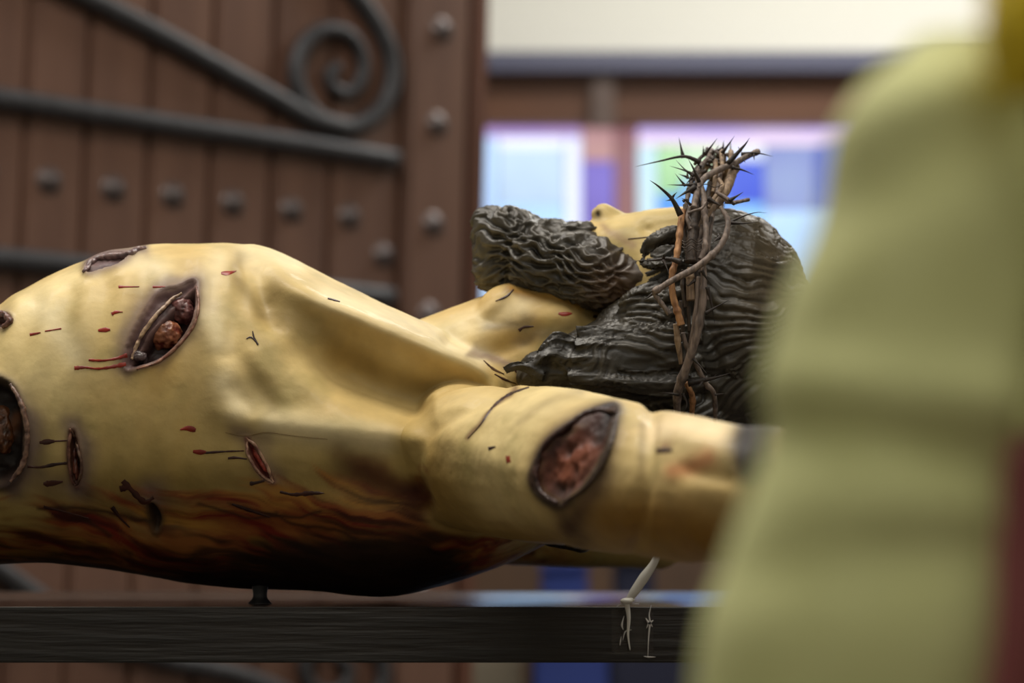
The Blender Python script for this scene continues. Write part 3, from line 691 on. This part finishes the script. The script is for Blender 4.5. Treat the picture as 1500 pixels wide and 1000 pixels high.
for lp in [([(1010, 342, 2.368), (978, 346, 2.364), (955, 356, 2.362), (938, 376, 2.366)], [24, 26, 22, 10], 4),
    ([(1005, 382, 2.362), (975, 388, 2.360), (950, 388, 2.362), (936, 378, 2.365)], [20, 16, 12, 8], 3),
    ([(1010, 398, 2.360), (960, 420, 2.360), (925, 440, 2.360), (900, 470, 2.364)], [22, 26, 24, 14], 4),
    ([(1010, 425, 2.355), (960, 444, 2.356), (925, 462, 2.358), (902, 480, 2.362)], [24, 26, 20, 10], 4),
    ([(1010, 450, 2.352), (950, 466, 2.354), (915, 482, 2.356), (880, 492, 2.358)], [28, 28, 22, 12], 4),
    ([(1030, 470, 2.350), (950, 492, 2.350), (885, 485, 2.348), (836, 486, 2.348)], [26, 26, 24, 18], 4),
    ([(1030, 500, 2.348), (950, 512, 2.346), (885, 506, 2.344), (832, 506, 2.344)], [26, 28, 26, 22], 3),
    ([(1030, 525, 2.346), (950, 540, 2.344), (885, 528, 2.340), (828, 528, 2.342)], [26, 30, 28, 24], 4),
    ([(1040, 560, 2.344), (950, 566, 2.342), (885, 552, 2.338), (822, 554, 2.340)], [26, 30, 28, 20], 4),
    ([(842, 500, 2.354), (815, 498, 2.35), (797, 508, 2.35), (786, 524, 2.352)], [24, 26, 22, 10], 3),
    ([(838, 525, 2.346), (810, 520, 2.344), (788, 528, 2.344), (768, 542, 2.348)], [26, 28, 22, 12], 3),
    ([(800, 548, 2.346), (775, 538, 2.344), (752, 534, 2.346), (736, 545, 2.35)], [22, 22, 18, 9], 3)]: lockadd(*lp)
hair = bake(bm, .0017, 5); co = getco(hair); no = getno(hair)
hx, hy = proj(co)
def ridges(q, sharp=.6): return np.abs(np.sin(q))**sharp
wv = fbm(co[:, 0]*16, co[:, 1]*16, co[:, 2]*16, 3, 41); wv2 = fbm(co[:, 0]*9+3, co[:, 1]*9, co[:, 2]*16, 2, 44)
cR = 440+(hy-440)*260/np.maximum(1330-hx, 60)
cL = hy+.28*(np.minimum(hx, 1000)-1000)*sstep(560, 380, hy)+.06*(np.minimum(hx, 1000)-1000)
q = np.where(hx > 1000, cR, cL)+wv*46+wv2*44+4*np.sin(hx/23.)
yy = (co[:, 1]-YC)*900
top = sstep(.35, .9, np.abs(no[:, 2]))
q = q*(1-top)+(yy+wv*20)*top+yy*.15*(1-top)
am = np.clip(.62+.6*noise(co[:, 0]*22, co[:, 2]*60, co[:, 1]*30, 4), .15, 1.2)
f1 = ridges(q*math.pi/16+1.8*wv, .75); f2 = ridges(q*math.pi/6.3+2*wv+1, .9)
fld = fbm(co[:, 0]*10, co[:, 2]*55+co[:, 0]*8, co[:, 1]*25, 3, 77)
lk = sstep(1000, 900, hx)*sstep(470, 490, hy)
d = (.0042*f1*am*(1-.55*lk)+.0011*f2*(.4+am*.6)+.0030*fld-.0028)
setco(hair, co+no*d[:, None])
hc = L3((24, 21, 17))+(L3((74, 68, 57))-L3((24, 21, 17)))*np.clip(f1*am*.7+f2*.3+fld*.5, 0, 1)[:, None]*.7  # highlights painted onto strand crests, darker grooves between
hc = hc+(L3((96, 82, 56))-hc)*(sstep(1020, 1130, hx)*sstep(560, 430, hy)*.42)[:, None]
setcol(hair, hc); hair.materials.append(M['hair']); obj('hair', hair, None, statue)
# thin loose painted strands across the collarbone
for pts in ([(738, 548), (722, 540), (708, 528)], [(776, 562), (760, 548), (752, 540)], [(724, 548), (740, 556), (756, 562)]):
    stroke(pts, [1.5, 4, 1], M['blood_dark'], 'loose_strand')

# ------------------------------------------------------------ beard
bm = bmesh.new()
capsule(bm, P(716, 328, 2.45), P(730, 392, 2.45), .020, .028); capsule(bm, P(718, 360, 2.45), P(716, 405, 2.45), .020, .016)
capsule(bm, P(738, 355, 2.45), P(790, 385, 2.45), .036, .044)
capsule(bm, P(790, 382, 2.43), P(880, 402, 2.41), .036, .036)
capsule(bm, P(790, 382, 2.47), P(880, 402, 2.49), .036, .036)
capsule(bm, P(880, 402, 2.410), P(942, 409, 2.40), .034, .019)
capsule(bm, P(800, 352, 2.43), P(858, 346, 2.428), .020, .014)
capsule(bm, P(800, 352, 2.47), P(858, 346, 2.472), .020, .014)
beard = bake(bm, .0015, 8); co = getco(beard); no = getno(beard)
bx, by = proj(co)
wx = fbm(co[:, 0]*24, co[:, 1]*24, co[:, 2]*24, 3, 61); wy = fbm(co[:, 0]*24+9, co[:, 1]*24, co[:, 2]*24, 3, 67)
u = (bx-690)+wx*36; v = (by-300)-.18*(bx-690)+wy*34+(co[:, 1]-YC)*300*(1+1.2*(np.abs(no[:, 2]) > .6))
A_ = (u*.36+v)*math.pi/17; B_ = (u*.36-v)*math.pi/17
net = 1-np.abs(np.sin(A_)*np.sin(B_)); st_ = ridges(v*math.pi/6.5+np.sin(u/11.)*2.0, .9); ww = np.abs(np.sin(v*math.pi/21+1.3*np.sin(u/15.)))**.8
fade = sstep(940, 870, bx); cl = fbm(co[:, 0]*30, co[:, 1]*30, co[:, 2]*50, 3, 13)
left = sstep(735, 705, bx)
d = (.0062*net*(1-.7*left)+.0010*st_+.0026*ww+.003*cl-.0055)*(.25+.75*fade)
setco(beard, co+no*d[:, None])
bc = L3((26, 23, 18))+(L3((76, 71, 62))-L3((26, 23, 18)))*np.clip(net*.75+ww*.25+st_*.1-.1+cl*.3, 0, 1)[:, None]*.75
bc = bc+(L3((100, 78, 62))-bc)*(np.exp(-((bx-905)**2+(by-425)**2)/46**2)*.75)[:, None]
setcol(beard, bc); beard.materials.append(M['hair']); obj('beard', beard, None, statue)

# loincloth wrapped round the hips
bm = bmesh.new(); loft(bm, [(-640, 640, 872, 2.45, .12, 2.2), (-560, 578, 876, 2.45, .182, 2.3), (-430, 548, 874, 2.45, .184, 2.3), (-340, 556, 862, 2.45, .170, 2.3)], 40, 96)
lc = bpy.data.meshes.new('loincloth'); bm.to_mesh(lc); bm.free(); q = getco(lc); nn = getno(lc)
q = q+nn*(.006*ridges(q[:, 0]*60+q[:, 2]*70+2*noise(q[:, 0]*9, q[:, 1]*9, q[:, 2]*9), .8))[:, None]; q[:, 2] = np.maximum(q[:, 2], TOPZ+.001); setco(lc, q)
obj('loincloth', lc, mat('cream_cloth', lin((214, 204, 180)), .8), statue)
# small iron peg under the ribs
bm = bmesh.new(); pp = P(381, 862, 2.40); tube(bm, [(pp.x, 2.40, TOPZ-.0012), (pp.x, 2.40, TOPZ+.006), (pp.x, 2.40, TOPZ+.02)], [.012, .007, .007, .009], seg=14, n=16)
obj('support_peg', bm, M['iron'], statue)

# ------------------------------------------------------------ crown of thorns
crown = empty('crown_of_thorns', P(1020, 440, 2.45)); tag(crown, 'woven crown of dry thorn twigs wired around the head of the lying statue', 'crown')
def ttex(name, a, b): return mat(name, lin(a), .6, color2=lin(b), scale=90, stretch=(3, 3, .6), bump=.0008, bscale=220)
TG = ttex('grey_twig', (136, 120, 110), (84, 73, 68)); TO = ttex('orange_twig', (190, 142, 98), (128, 88, 58)); TT = ttex('tan_twig', (160, 136, 110), (104, 84, 68)); TD = ttex('dark_twig', (78, 64, 54), (42, 34, 30)); TH = ttex('thorn', (52, 42, 38), (30, 25, 23))
def yr(py_, off=0):
    s = max(-1, min(1, (py_-440)/222)); return 2.45-.120*math.sqrt(max(0.0, 1-s*s))-.010+off
def twig(pts, w, m, off=0, Y=None, knots=True):
    bm = bmesh.new(); q = [(x, y, (Y[i] if Y else yr(y, off))) for i, (x, y) in enumerate(pts)]
    c_ = catmull([list(P(*a)) for a in q], len(pts)*4); W = np.interp(np.linspace(0, 1, len(c_)), np.linspace(0, 1, len(w)), w)*.5*2.34/F
    W = W*(1+np.array([random.uniform(-.06, .06) for _ in W])); 
    if knots:
        for _ in range(max(1, len(pts)//2)): k = random.randrange(len(W)); W[k] *= 1.22
    tube(bm, c_.tolist(), W.tolist(), seg=12, n=len(c_)*3, jit=.03)
    return obj('twig', bm, m, crown)
def thorn(pts, w=5, off=0, dy=0, m=None, y0=None):
    bm = bmesh.new(); Yb = (y0 if y0 else yr(pts[0][1], off)-.002); n = len(pts)
    q = [P(x, y, Yb+dy*i/(n-1)) for i, (x, y) in enumerate(pts)]
    W = w*.5*2.34/F; tube(bm, [list(a) for a in q], [W*1.25, W*.8, W*.55, W*.3, W*.05], seg=8, n=14)
    return obj('thorn', bm, m or TH, crown)
twig([(1110, 222), (1092, 230), (1076, 239), (1054, 248), (1036, 258), (1025, 270), (1019, 290), (1016, 305)], [8, 9, 9.5, 10, 10, 10, 9], TG, -.012)
twig([(1026, 272), (1031, 288), (1032, 312), (1034, 334), (1033, 362), (1026, 380)], [9, 9, 9, 10, 9, 8], TG, -.010)
twig([(1076, 244), (1070, 262), (1062, 282), (1045, 303), (1024, 330), (1014, 350)], [14, 15, 13, 12, 12, 10], TT, .004)
twig([(1053, 262), (1058, 274), (1046, 290), (1038, 304)], [6, 7, 6, 6], TT, -.010)
twig([(1050, 282), (1063, 290), (1076, 299)], [6, 7, 5], TG, -.012)
twig([(1062, 296), (1078, 296), (1098, 292)], [5, 6, 5], TG, -.004)
twig([(1056, 303), (1066, 322), (1064, 342), (1055, 360), (1040, 376), (1016, 394), (984, 411), (957, 428)], [6, 8, 9, 9, 10, 10, 9, 8], TG, -.020)
twig([(957, 428), (968, 443), (981, 460)], [7, 7, 8], TG, -.018)
twig([(1000, 308), (997, 330), (994, 356), (990, 382), (984, 405), (986, 433), (993, 458), (998, 476)], [10, 10, 9, 9, 9, 10, 10, 11], TO, -.008)
twig([(990, 474), (993, 500), (998, 533)], [8, 9, 7], TT, -.004)
twig([(1018, 305), (1015, 334), (1013, 356), (1012, 384)], [13, 15, 16, 18], TD, -.006)
twig([(1012, 392), (1011, 412), (1012, 440)], [11, 12, 13], TT, -.004)
twig([(1030, 384), (1031, 410), (1030, 438), (1021, 490), (1006, 536), (993, 574), (992, 606)], [8, 9, 11, 12, 13, 13, 10], TG, -.012)
twig([(1024, 405), (1019, 464), (1011, 510), (1004, 540)], [8, 8, 8, 6], TG, -.006)
twig([(1000, 487), (1006, 508), (1018, 530), (1034, 562), (1046, 578), (1048, 625)], [6, 7, 7, 8, 7, 6], TG, -.002)
twig([(1004, 560), (1014, 580), (1013, 612)], [7, 9, 7], TO, -.004)
twig([(1012, 300), (1007, 318), (1012, 336)], [6, 7, 6], TG, -.01)
twig([(1008, 312), (1018, 308), (1028, 305), (1034, 296)], [4, 4, 4, 4], TG, -.018)
twig([(998, 440), (1000, 470), (1000, 500)], [7, 7, 6], TD, .002)
twig([(1045, 300), (1040, 340), (1030, 400), (1036, 440)], [7, 7, 7, 6], TG, .004)
twig([(1001, 395), (1000, 420), (1004, 450)], [6, 6, 5], TD, 0)
# the bundle over the brow and the far side of the ring
random.seed(3)
for k in range(9):
    ph = random.uniform(-.3, .3); x0 = 1030+random.uniform(-16, 16); m = random.choice([TG, TD, TT, TD]); bm = bmesh.new(); pts = []
    for i in range(11):
        a = math.radians(50+k*7+i*20+random.uniform(-3, 3)); R = .118+random.uniform(-.006, .008)
        pts.append(Vector((P(x0+random.uniform(-9, 9), 440, 2.45).x+.018*math.sin(a+ph), 2.45-R*math.cos(a), P(1000, 440, 2.45).z+(R+.030)*math.sin(a))))
    tube(bm, [list(p) for p in pts], [.002, .0034, .0036, .003, .0022], seg=10, n=60, jit=.04); obj('twig', bm, m, crown)
    for i in range(2, 10):
        p = pts[i]; d_ = Vector((random.uniform(-1, 1), (p.y-2.45)*6+random.uniform(-.4, .4), (p.z-1.26)*4+random.uniform(-.3, .3))).normalized()
        bm = bmesh.new(); Ln = random.uniform(.012, .028); tube(bm, [list(p), list(p+d_*Ln*.5), list(p+d_*Ln)], [.0018, .0012, .0007, .0002], seg=6, n=8); obj('thorn', bm, TH, crown)
twig([(1018, 240), (1030, 228), (1046, 222), (1058, 228)], [5, 6, 6, 5], TD, .01); twig([(1012, 262), (1022, 244), (1038, 236), (1056, 240)], [6, 6, 6, 5], TD, .005)
twig([(1008, 278), (1018, 258), (1034, 250)], [6, 7, 5], TD, .0); twig([(1036, 218), (1044, 232), (1058, 236)], [4, 5, 4], TD, .01)
for t_ in [([(1026, 238), (1002, 229), (966, 236), (931, 244)], 6.5), ([(1001, 231), (998, 218), (994.5, 201)], 6), ([(1024, 266), (1017, 250), (1008, 232)], 5.5), ([(997, 315), (984, 291), (966, 274), (952, 264)], 8), ([(984, 290), (988, 285), (992, 281)], 4.5), ([(985, 292), (980, 293), (975, 294)], 4),
    ([(1022, 258), (1004, 250), (981, 243)], 5), ([(1016, 258), (1003, 248), (990, 234)], 4), ([(1020, 270), (1000, 271), (977, 270.5)], 5), ([(1018, 274), (1004, 282), (990, 291)], 7.5), ([(1004, 272), (996, 263), (989, 254)], 4), ([(1032, 226), (1042, 214), (1051, 202)], 5), ([(1058, 224), (1067, 212), (1076, 199)], 5),
    ([(1066, 240), (1084, 220), (1092, 211), (1098, 202)], 7), ([(1086, 222), (1083, 218), (1081, 214)], 3), ([(1086, 226), (1108, 224), (1132, 229)], 5.5), ([(1104, 226), (1105, 235)], 3), ([(1088, 232), (1092, 238)], 3), ([(1072, 245), (1088, 249), (1105, 256)], 5), ([(1068, 294), (1078, 288), (1089, 281)], 6), ([(1074, 298), (1080, 299)], 4),
    ([(1038, 291), (1048, 297), (1057, 301)], 7), ([(1068, 326), (1090, 316), (1109, 311), (1124, 312)], 3), ([(1068, 326), (1088, 327), (1110, 325)], 5), ([(998, 384), (980, 379), (955, 381), (930, 382)], 8), ([(972, 381), (976, 390), (981, 404)], 4), ([(972, 378), (972.5, 371)], 4), ([(1033, 459), (1050, 449), (1070, 438)], 5),
    ([(1036, 420), (1042, 444), (1047, 474)], 5.5), ([(1028, 396), (1034, 406), (1042, 416)], 5), ([(1016, 526), (1026, 536), (1036, 548)], 4), ([(1008, 561), (1034, 556), (1052, 552), (1070, 546)], 9), ([(1048, 552), (1053, 545)], 4), ([(1030, 557), (1024, 566)], 5), ([(994, 578), (980, 576), (967, 575)], 4), ([(1000, 576), (1006, 590), (1004, 600)], 4), ([(1047, 578), (1066, 576)], 2.5),
    ([(1018, 410), (1008, 418), (1004, 414)], 4), ([(1000, 295), (1006, 292), (1010, 296)], 4), ([(1012, 300), (1004, 293), (998, 290)], 4), ([(1054, 348), (1048, 352), (1044, 356)], 5), ([(1052, 346), (1052, 340)], 3), ([(956, 430), (948, 436), (936, 440)], 3.5), ([(1010, 318), (1014, 326)], 3), ([(1096, 228), (1100, 222)], 3)]:
    thorn(t_[0], t_[1], -.014, random.uniform(-.012, .006))
for x0, y0, x1, y1, w_, m_ in [(1004, 300, 1006, 372, 8, TD), (1022, 282, 1020, 350, 8, TD), (1028, 330, 1024, 400, 8, TG), (1042, 318, 1036, 372, 7, TD), (1010, 276, 1004, 312, 7, TG), (1040, 268, 1030, 312, 8, TD), (1018, 372, 1020, 440, 9, TD), (1004, 400, 1010, 486, 7, TD), (1030, 240, 1014, 282, 8, TD), (1048, 236, 1044, 282, 8, TT), (1036, 232, 1020, 264, 7, TG), (1056, 250, 1050, 300, 8, TG), (1012, 480, 1004, 560, 7, TD)]:
    twig([(x0, y0), ((x0+x1)/2+random.uniform(-4, 4), (y0+y1)/2), (x1, y1)], [w_*.9, w_, w_*.8], m_, .002)
for k in range(16):
    x = random.uniform(1006, 1062); y = random.uniform(216, 262); a = random.uniform(0, 6.28); thorn([(x, y), (x+7*math.cos(a), y+7*math.sin(a)), (x+14*math.cos(a), y+14*math.sin(a))], 4, random.uniform(-.005, .015), random.uniform(-.01, .01))
# thin binding wire
for (x, y, wd) in ((1014, 352, 15), (1015, 356, 15), (1013, 361, 14), (1016, 366, 13), (1036, 272, 22)):
    bm = bmesh.new(); q = [P(x-wd+2*wd*k/8, y+2.5*math.sin(k*1.3), yr(y)-.014-.006*math.sin(math.pi*k/8)) for k in range(9)]; tube(bm, [list(a) for a in q], [.0005], seg=6, n=24); obj('binding_wire', bm, TD, crown)

# ------------------------------------------------------------ white strap and tape on the table edge
WS = mat('white_plastic', lin((200, 198, 190)), .35, trans=.0); CT = mat('clear_tape', lin((90, 85, 80)), .12, alpha=.10)
WT = mat('crumpled_tape', lin((180, 176, 172)), .25)
strap = empty('plastic_strap', P(920, 880, 2.249)); tag(strap, 'thin white plastic strap tied from the statue arm to the table edge', 'strap')
def ribbon(bm, pts, w, th=.0006):
    c_ = catmull([list(p) for p in pts], len(pts)*6); n = len(c_); W = np.interp(np.linspace(0, 1, n), np.linspace(0, 1, len(w)), w); T = np.gradient(c_, axis=0); rows = []
    for i in range(n):
        t = T[i]/np.linalg.norm(T[i]); s = np.cross(t, (0, -1, 0)); s /= np.linalg.norm(s); y = np.array((0, th, 0)); a = s*W[i]/2
        rows.append([bm.verts.new(c_[i]+q) for q in (a-y, a+y, -a+y, -a-y)])
    for i in range(n-1):
        for k in range(4): bm.faces.new((rows[i][k], rows[i][(k+1) % 4], rows[i+1][(k+1) % 4], rows[i+1][k]))
    bm.faces.new(rows[0][::-1]); bm.faces.new(rows[-1])
bm = bmesh.new(); ribbon(bm, [P(966, 806, 2.235), P(957, 826, 2.24), P(943, 846, 2.243), P(928, 868, 2.245), P(918, 882, 2.246)], [.0055, .007, .0095, .0085, .004]); obj('band', bm, WS, strap)
bm = bmesh.new(); ribbon(bm, [P(918, 881, 2.246), P(921, 905, 2.247), P(920, 930, 2.2475), P(923, 952, 2.2475)], [.005, .0035, .002, .0008]); obj('tail', bm, WS, strap)
bm = bmesh.new(); ellipsoid(bm, P(918, 880, 2.246), (.006, .004, .003)); ellipsoid(bm, P(924, 878, 2.247), (.004, .003, .0025)); obj('knot', bm, WS, strap)
def tape(x0, x1, y0, y1, label):
    t = empty('tape_strip', P((x0+x1)/2, y1, 2.2485)); tag(t, label, 'tape')
    bm = bmesh.new(); a = P(x0, y1, 2.2482); b = P(x1, y0, 2.2482); box(bm, (a.x, 2.2484, max(a.z, TOPZ-.05)), (b.x, 2.2487, min(b.z, TOPZ-.002))); obj('film', bm, CT, t, False)
    return t
t1 = tape(896, 942, 884, 958, 'clear tape strip holding the white strap tail on the table edge')
for q, wd in (([(903, 888), (912, 885), (936, 884)], .002), ([(914, 902), (911, 915), (913, 922)], .002), ([(912, 938), (916, 925), (925, 922)], .0012), ([(910, 932), (908, 945)], .001)):
    bm = bmesh.new(); ribbon(bm, [P(x, y, 2.2475) for x, y in q], [.0003, wd, .0005], .0004); obj('crease', bm, WT, t1)
t2 = tape(943, 957, 884, 962, 'narrow crumpled clear tape right of the white strap on the table edge')
for q, wd in (([(954, 886), (951, 900), (952, 912), (950, 935), (949, 961)], .0018), ([(946, 905), (951, 912), (957, 908)], .003), ([(947, 920), (951, 912), (956, 918)], .002), ([(943, 961), (950, 962), (960, 962)], .0014)):
    bm = bmesh.new(); ribbon(bm, [P(x, y, 2.2475) for x, y in q], [.0004, wd, .0005], .0004); obj('crease', bm, WT, t2)

# ------------------------------------------------------------ blurred furniture beyond the table
BL = mat('blue_upholstery', lin((52, 72, 150)), .8, color2=lin((44, 62, 136)), scale=6); NV = mat('navy_upholstery', lin((32, 36, 62)), .8); GR = mat('grey_frame', lin((110, 110, 116)), .4, .6)
def furn(x0, x1, top, bot, Y, dep): return (xat(x0, Y), Y, bot), (xat(x1, Y), Y+dep, zat(top, Y))
Yc_ = 6.1; zc_ = zat(905, Yc_)
cab = empty('cabinet', (xat(890, Yc_), Yc_+.2, 0)); tag(cab, 'low navy cabinet far behind the table, blurred under the front rail', 'cabinet')
bm = bmesh.new(); box(bm, (xat(778, Yc_), Yc_, .04), (xat(1120, Yc_), Yc_+.5, zc_-.02)); bevel(bm, .006, 2); obj('body', bm, NV, cab, False)
bm = bmesh.new(); box(bm, (xat(774, Yc_), Yc_-.02, zc_-.0199), (xat(1124, Yc_), Yc_+.51, zc_)); bevel(bm, .004, 2); obj('top', bm, NV, cab, False)
for k in range(3):
    x0 = xat(778+114*k, Yc_)+.008; x1 = xat(892+114*k, Yc_)-.008; bm = bmesh.new(); box(bm, (x0, Yc_-.018, .06), (x1, Yc_-.0001, zc_-.03)); bevel(bm, .004, 2); d_ = obj('door', bm, BL if k == 0 else NV, cab, False)
    bm = bmesh.new(); tube(bm, [(x1-.03, Yc_-.018, .5), (x1-.03, Yc_-.04, .52), (x1-.03, Yc_-.04, .6), (x1-.03, Yc_-.018, .62)], [.005], seg=8, n=16); h_ = bpy.data.meshes.new('handle'); bm.to_mesh(h_); bm.free(); h_.materials.append(GR); ho_ = bpy.data.objects.new('handle', h_); COL.objects.link(ho_); ho_.parent = d_; ho_.matrix_parent_inverse = (Matrix.Translation(cab.location) @ d_.matrix_parent_inverse).inverted()
def crate(x0, x1, top, m, label):
    r = empty('storage_box', ((xat(x0, Yc_)+xat(x1, Yc_))/2, Yc_+.2, zc_)); tag(r, label, 'box'); zt = zat(top, Yc_)
    bm = bmesh.new(); box(bm, (xat(x0, Yc_)+.005, Yc_+.08, zc_), (xat(x1, Yc_)-.005, Yc_+.32, zt-.02)); bevel(bm, .008, 2); obj('body', bm, m, r, False)
    bm = bmesh.new(); box(bm, (xat(x0, Yc_), Yc_+.072, zt-.02), (xat(x1, Yc_), Yc_+.328, zt)); bevel(bm, .006, 2); obj('lid', bm, m, r, False)
crate(790, 864, 824, BL, 'bright blue storage box on the navy cabinet, seen under the statue shoulder')
crate(900, 962, 816, NV, 'dark navy storage box on the cabinet just left of the white strap')
# pale pillar base left of the chairs
bm = bmesh.new(); box(bm, (xat(560, 6.4), 6.3, 0), (xat(765, 6.4), 6.7, zat(968, 6.3))); box(bm, (xat(566, 6.4), 6.32, zat(968, 6.3)), (xat(759, 6.4), 6.68, zat(955, 6.3))); 
tag(obj('low_plinth', bm, mat('pale_stone', lin((150, 140, 122)), .6), smooth=False), 'low pale stone plinth far behind the table beside the door edge', 'plinth')

# ------------------------------------------------------------ person in the pale yellow coat
pers = empty('person', (.34, 1.02, 0)); tag(pers, 'out-of-focus person in a pale yellow coat standing close at the right', 'person')
SK = mat('person_skin', lin((196, 150, 122)), .5); YL = mat('pale_yellow_cloth', lin((210, 213, 154)), .85, color2=lin((204, 207, 146)), scale=30, bump=.0006, bscale=300)
YD = mat('deep_yellow_cloth', lin((222, 196, 44)), .8); MR = mat('maroon_cloth', lin((112, 40, 40)), .8); HR = mat('person_hair', lin((50, 36, 26)), .5)
bm = bmesh.new(); cx, cy = .345, 1.03
capsule(bm, (cx, cy, 1.05), (cx, cy, 1.20), .09, .09); capsule(bm, (cx, cy, .86), (cx, cy, 1.0), .10, .09); capsule(bm, (cx-.02, cy, 1.24), (cx-.02, cy, 1.33), .045, .045)
capsule(bm, (cx-.03, cy, 1.42), (cx-.025, cy, 1.47), .072, .085); capsule(bm, (cx-.09, cy, 1.40), (cx-.105, cy, 1.42), .012, .009); capsule(bm, (cx-.06, cy, 1.36), (cx-.05, cy, 1.38), .035, .04)
for s in (-1, 1):
    sh = Vector((cx-.06, cy+s*.10, 1.19)) if s > 0 else Vector((.17, .955, 1.185)); eb = Vector((cx-.10, cy+s*.16, .95)) if s > 0 else Vector((.135, .94, .95)); wr_ = Vector((cx-.2, cy+s*.13, .78)) if s > 0 else Vector((.07, .93, .76))
    capsule(bm, sh, eb, .04, .033); capsule(bm, eb, wr_, .033, .022); hand(bm, wr_, Vector((-.35, -.05, -1)), Vector((-1, 0, 0)))
    capsule(bm, (cx, cy+s*.07, .85), (cx, cy+s*.08, .47), .075, .05); capsule(bm, (cx, cy+s*.08, .47), (cx+.01, cy+s*.08, .09), .05, .032); capsule(bm, (cx+.02, cy+s*.08, .035), (cx-.13, cy+s*.085, .028), .035, .026)
pb = bake(bm, .005, 5); pb.materials.append(SK); obj('body', pb, None, pers)
bm = bmesh.new(); capsule(bm, (cx-.012, cy, 1.44), (cx+.0, cy, 1.465), .083, .092); ph_ = bake(bm, .005, 4); q = getco(ph_); q[:, 0] = np.where(q[:, 0] < cx-.075, cx-.075+(q[:, 0]-cx+.075)*.1, q[:, 0]); setco(ph_, q); ph_.materials.append(HR); obj('hair', ph_, None, pers)
# sleeve: lofted cloth tube with soft folds
def cloth(name, st, m, n=160, seg=96, fold=None):
    bm = bmesh.new(); st = np.array(st, float); t = np.linspace(st[0, 0], st[-1, 0], n); cols = [np.interp(t, st[:, 0], st[:, k]) for k in range(1, st.shape[1])]
    def sm(a):
        for _ in range(6): b = np.pad(a, 2, mode='edge'); a = np.convolve(b, np.array([1, 2, 3, 2, 1.])/9, 'valid')
        return a
    cols = [sm(a) for a in cols]; rings = []
    for i, y in enumerate(t):
        l, r, Y, D = [c_[i] for c_ in cols]; a = P(l, y, Y); b = P(r, y, Y); X = (a.x+b.x)/2; h = (b.x-a.x)/2; ring = []
        for k in range(seg):
            th = 2*math.pi*k/seg; cs = math.cos(th); sn = math.sin(th)
            f = fold(y, cs, sn) if fold else 0
            ring.append(bm.verts.new((X+(h+f*.3)*cs, Y+(D+f)*sn, a.z)))
        rings.append(ring)
    for i in range(n-1):
        for k in range(seg): bm.faces.new((rings[i][k], rings[i+1][k], rings[i+1][(k+1) % seg], rings[i][(k+1) % seg]))
    bm.faces.new(rings[0]); bm.faces.new(rings[-1][::-1]); return obj(name, bm, m, pers)
def sfold(y, cs, sn):
    g = lambda y0, w_, a, tilt=0: a*math.exp(-((y-y0-tilt*cs)/w_)**2)
    f = g(585, 48, .013, 20)+g(665, 45, -.008, 30)+g(740, 50, .006, 20)+g(815, 50, -.007, -20)+g(920, 90, .005, 10)+g(1050, 60, -.005)+g(350, 90, .004, -60)+g(250, 60, -.009, -80)+g(150, 50, .006, -60)
    f += .0015*math.sin(5*cs+y*.004)*min(1, max(0, (y-150)/200)); f *= .62
    return f
cloth('sleeve', [(58, 1380, 1440, .955, .006), (72, 1330, 1470, .953, .02), (100, 1282, 1500, .952, .032), (140, 1244, 1516, .95, .042), (180, 1226, 1524, .95, .047), (250, 1212, 1526, .95, .05), (350, 1186, 1524, .95, .052), (450, 1144, 1516, .95, .053), (550, 1122, 1500, .95, .054), (640, 1124, 1474, .95, .055), (720, 1104, 1462, .95, .055), (800, 1060, 1456, .95, .055), (900, 1032, 1448, .95, .055), (1000, 1014, 1438, .95, .055), (1200, 985, 1410, .945, .055), (1450, 950, 1350, .94, .05), (1640, 930, 1290, .935, .045)], YL, fold=sfold)
def tfold(y, cs, sn): return .004*math.sin(9*cs+3*sn)+.002*math.sin(y*.02+5*cs)
cloth('coat_front', [(20, 1520, 1640, 1.03, .04), (40, 1440, 1720, 1.03, .07), (80, 1390, 1800, 1.03, .10), (140, 1370, 1990, 1.03, .13), (220, 1380, 2180, 1.03, .145), (400, 1440, 2230, 1.03, .15), (600, 1466, 2240, 1.03, .15), (640, 1468, 2240, 1.03, .15)], YL, 60, fold=tfold)
cloth('maroon_skirt', [(632, 1472, 2230, 1.03, .147), (900, 1462, 2250, 1.03, .15), (1400, 1440, 2330, 1.03, .16), (2600, 1380, 2420, 1.03, .18), (3200, 1340, 2460, 1.03, .19)], MR, 60, fold=tfold)
cloth('scarf', [(-220, 1480, 1640, .905, .02), (-60, 1440, 1620, .885, .025), (20, 1436, 1600, .88, .025), (80, 1444, 1580, .88, .022), (135, 1474, 1550, .885, .012)], YD, 40, fold=lambda y, cs, sn: .003*math.sin(8*cs+y*.03))
bm = bmesh.new(); 
for k in range(3): tube(bm, [(cx-.02-.06*math.cos(a), cy-.062*math.sin(a), 1.232+k*.016+.008*math.sin(a*2+k)) for a in np.linspace(0, 2*math.pi, 17)], [.018-.002*k], seg=12, n=60)
obj('collar', bm, YD, pers)
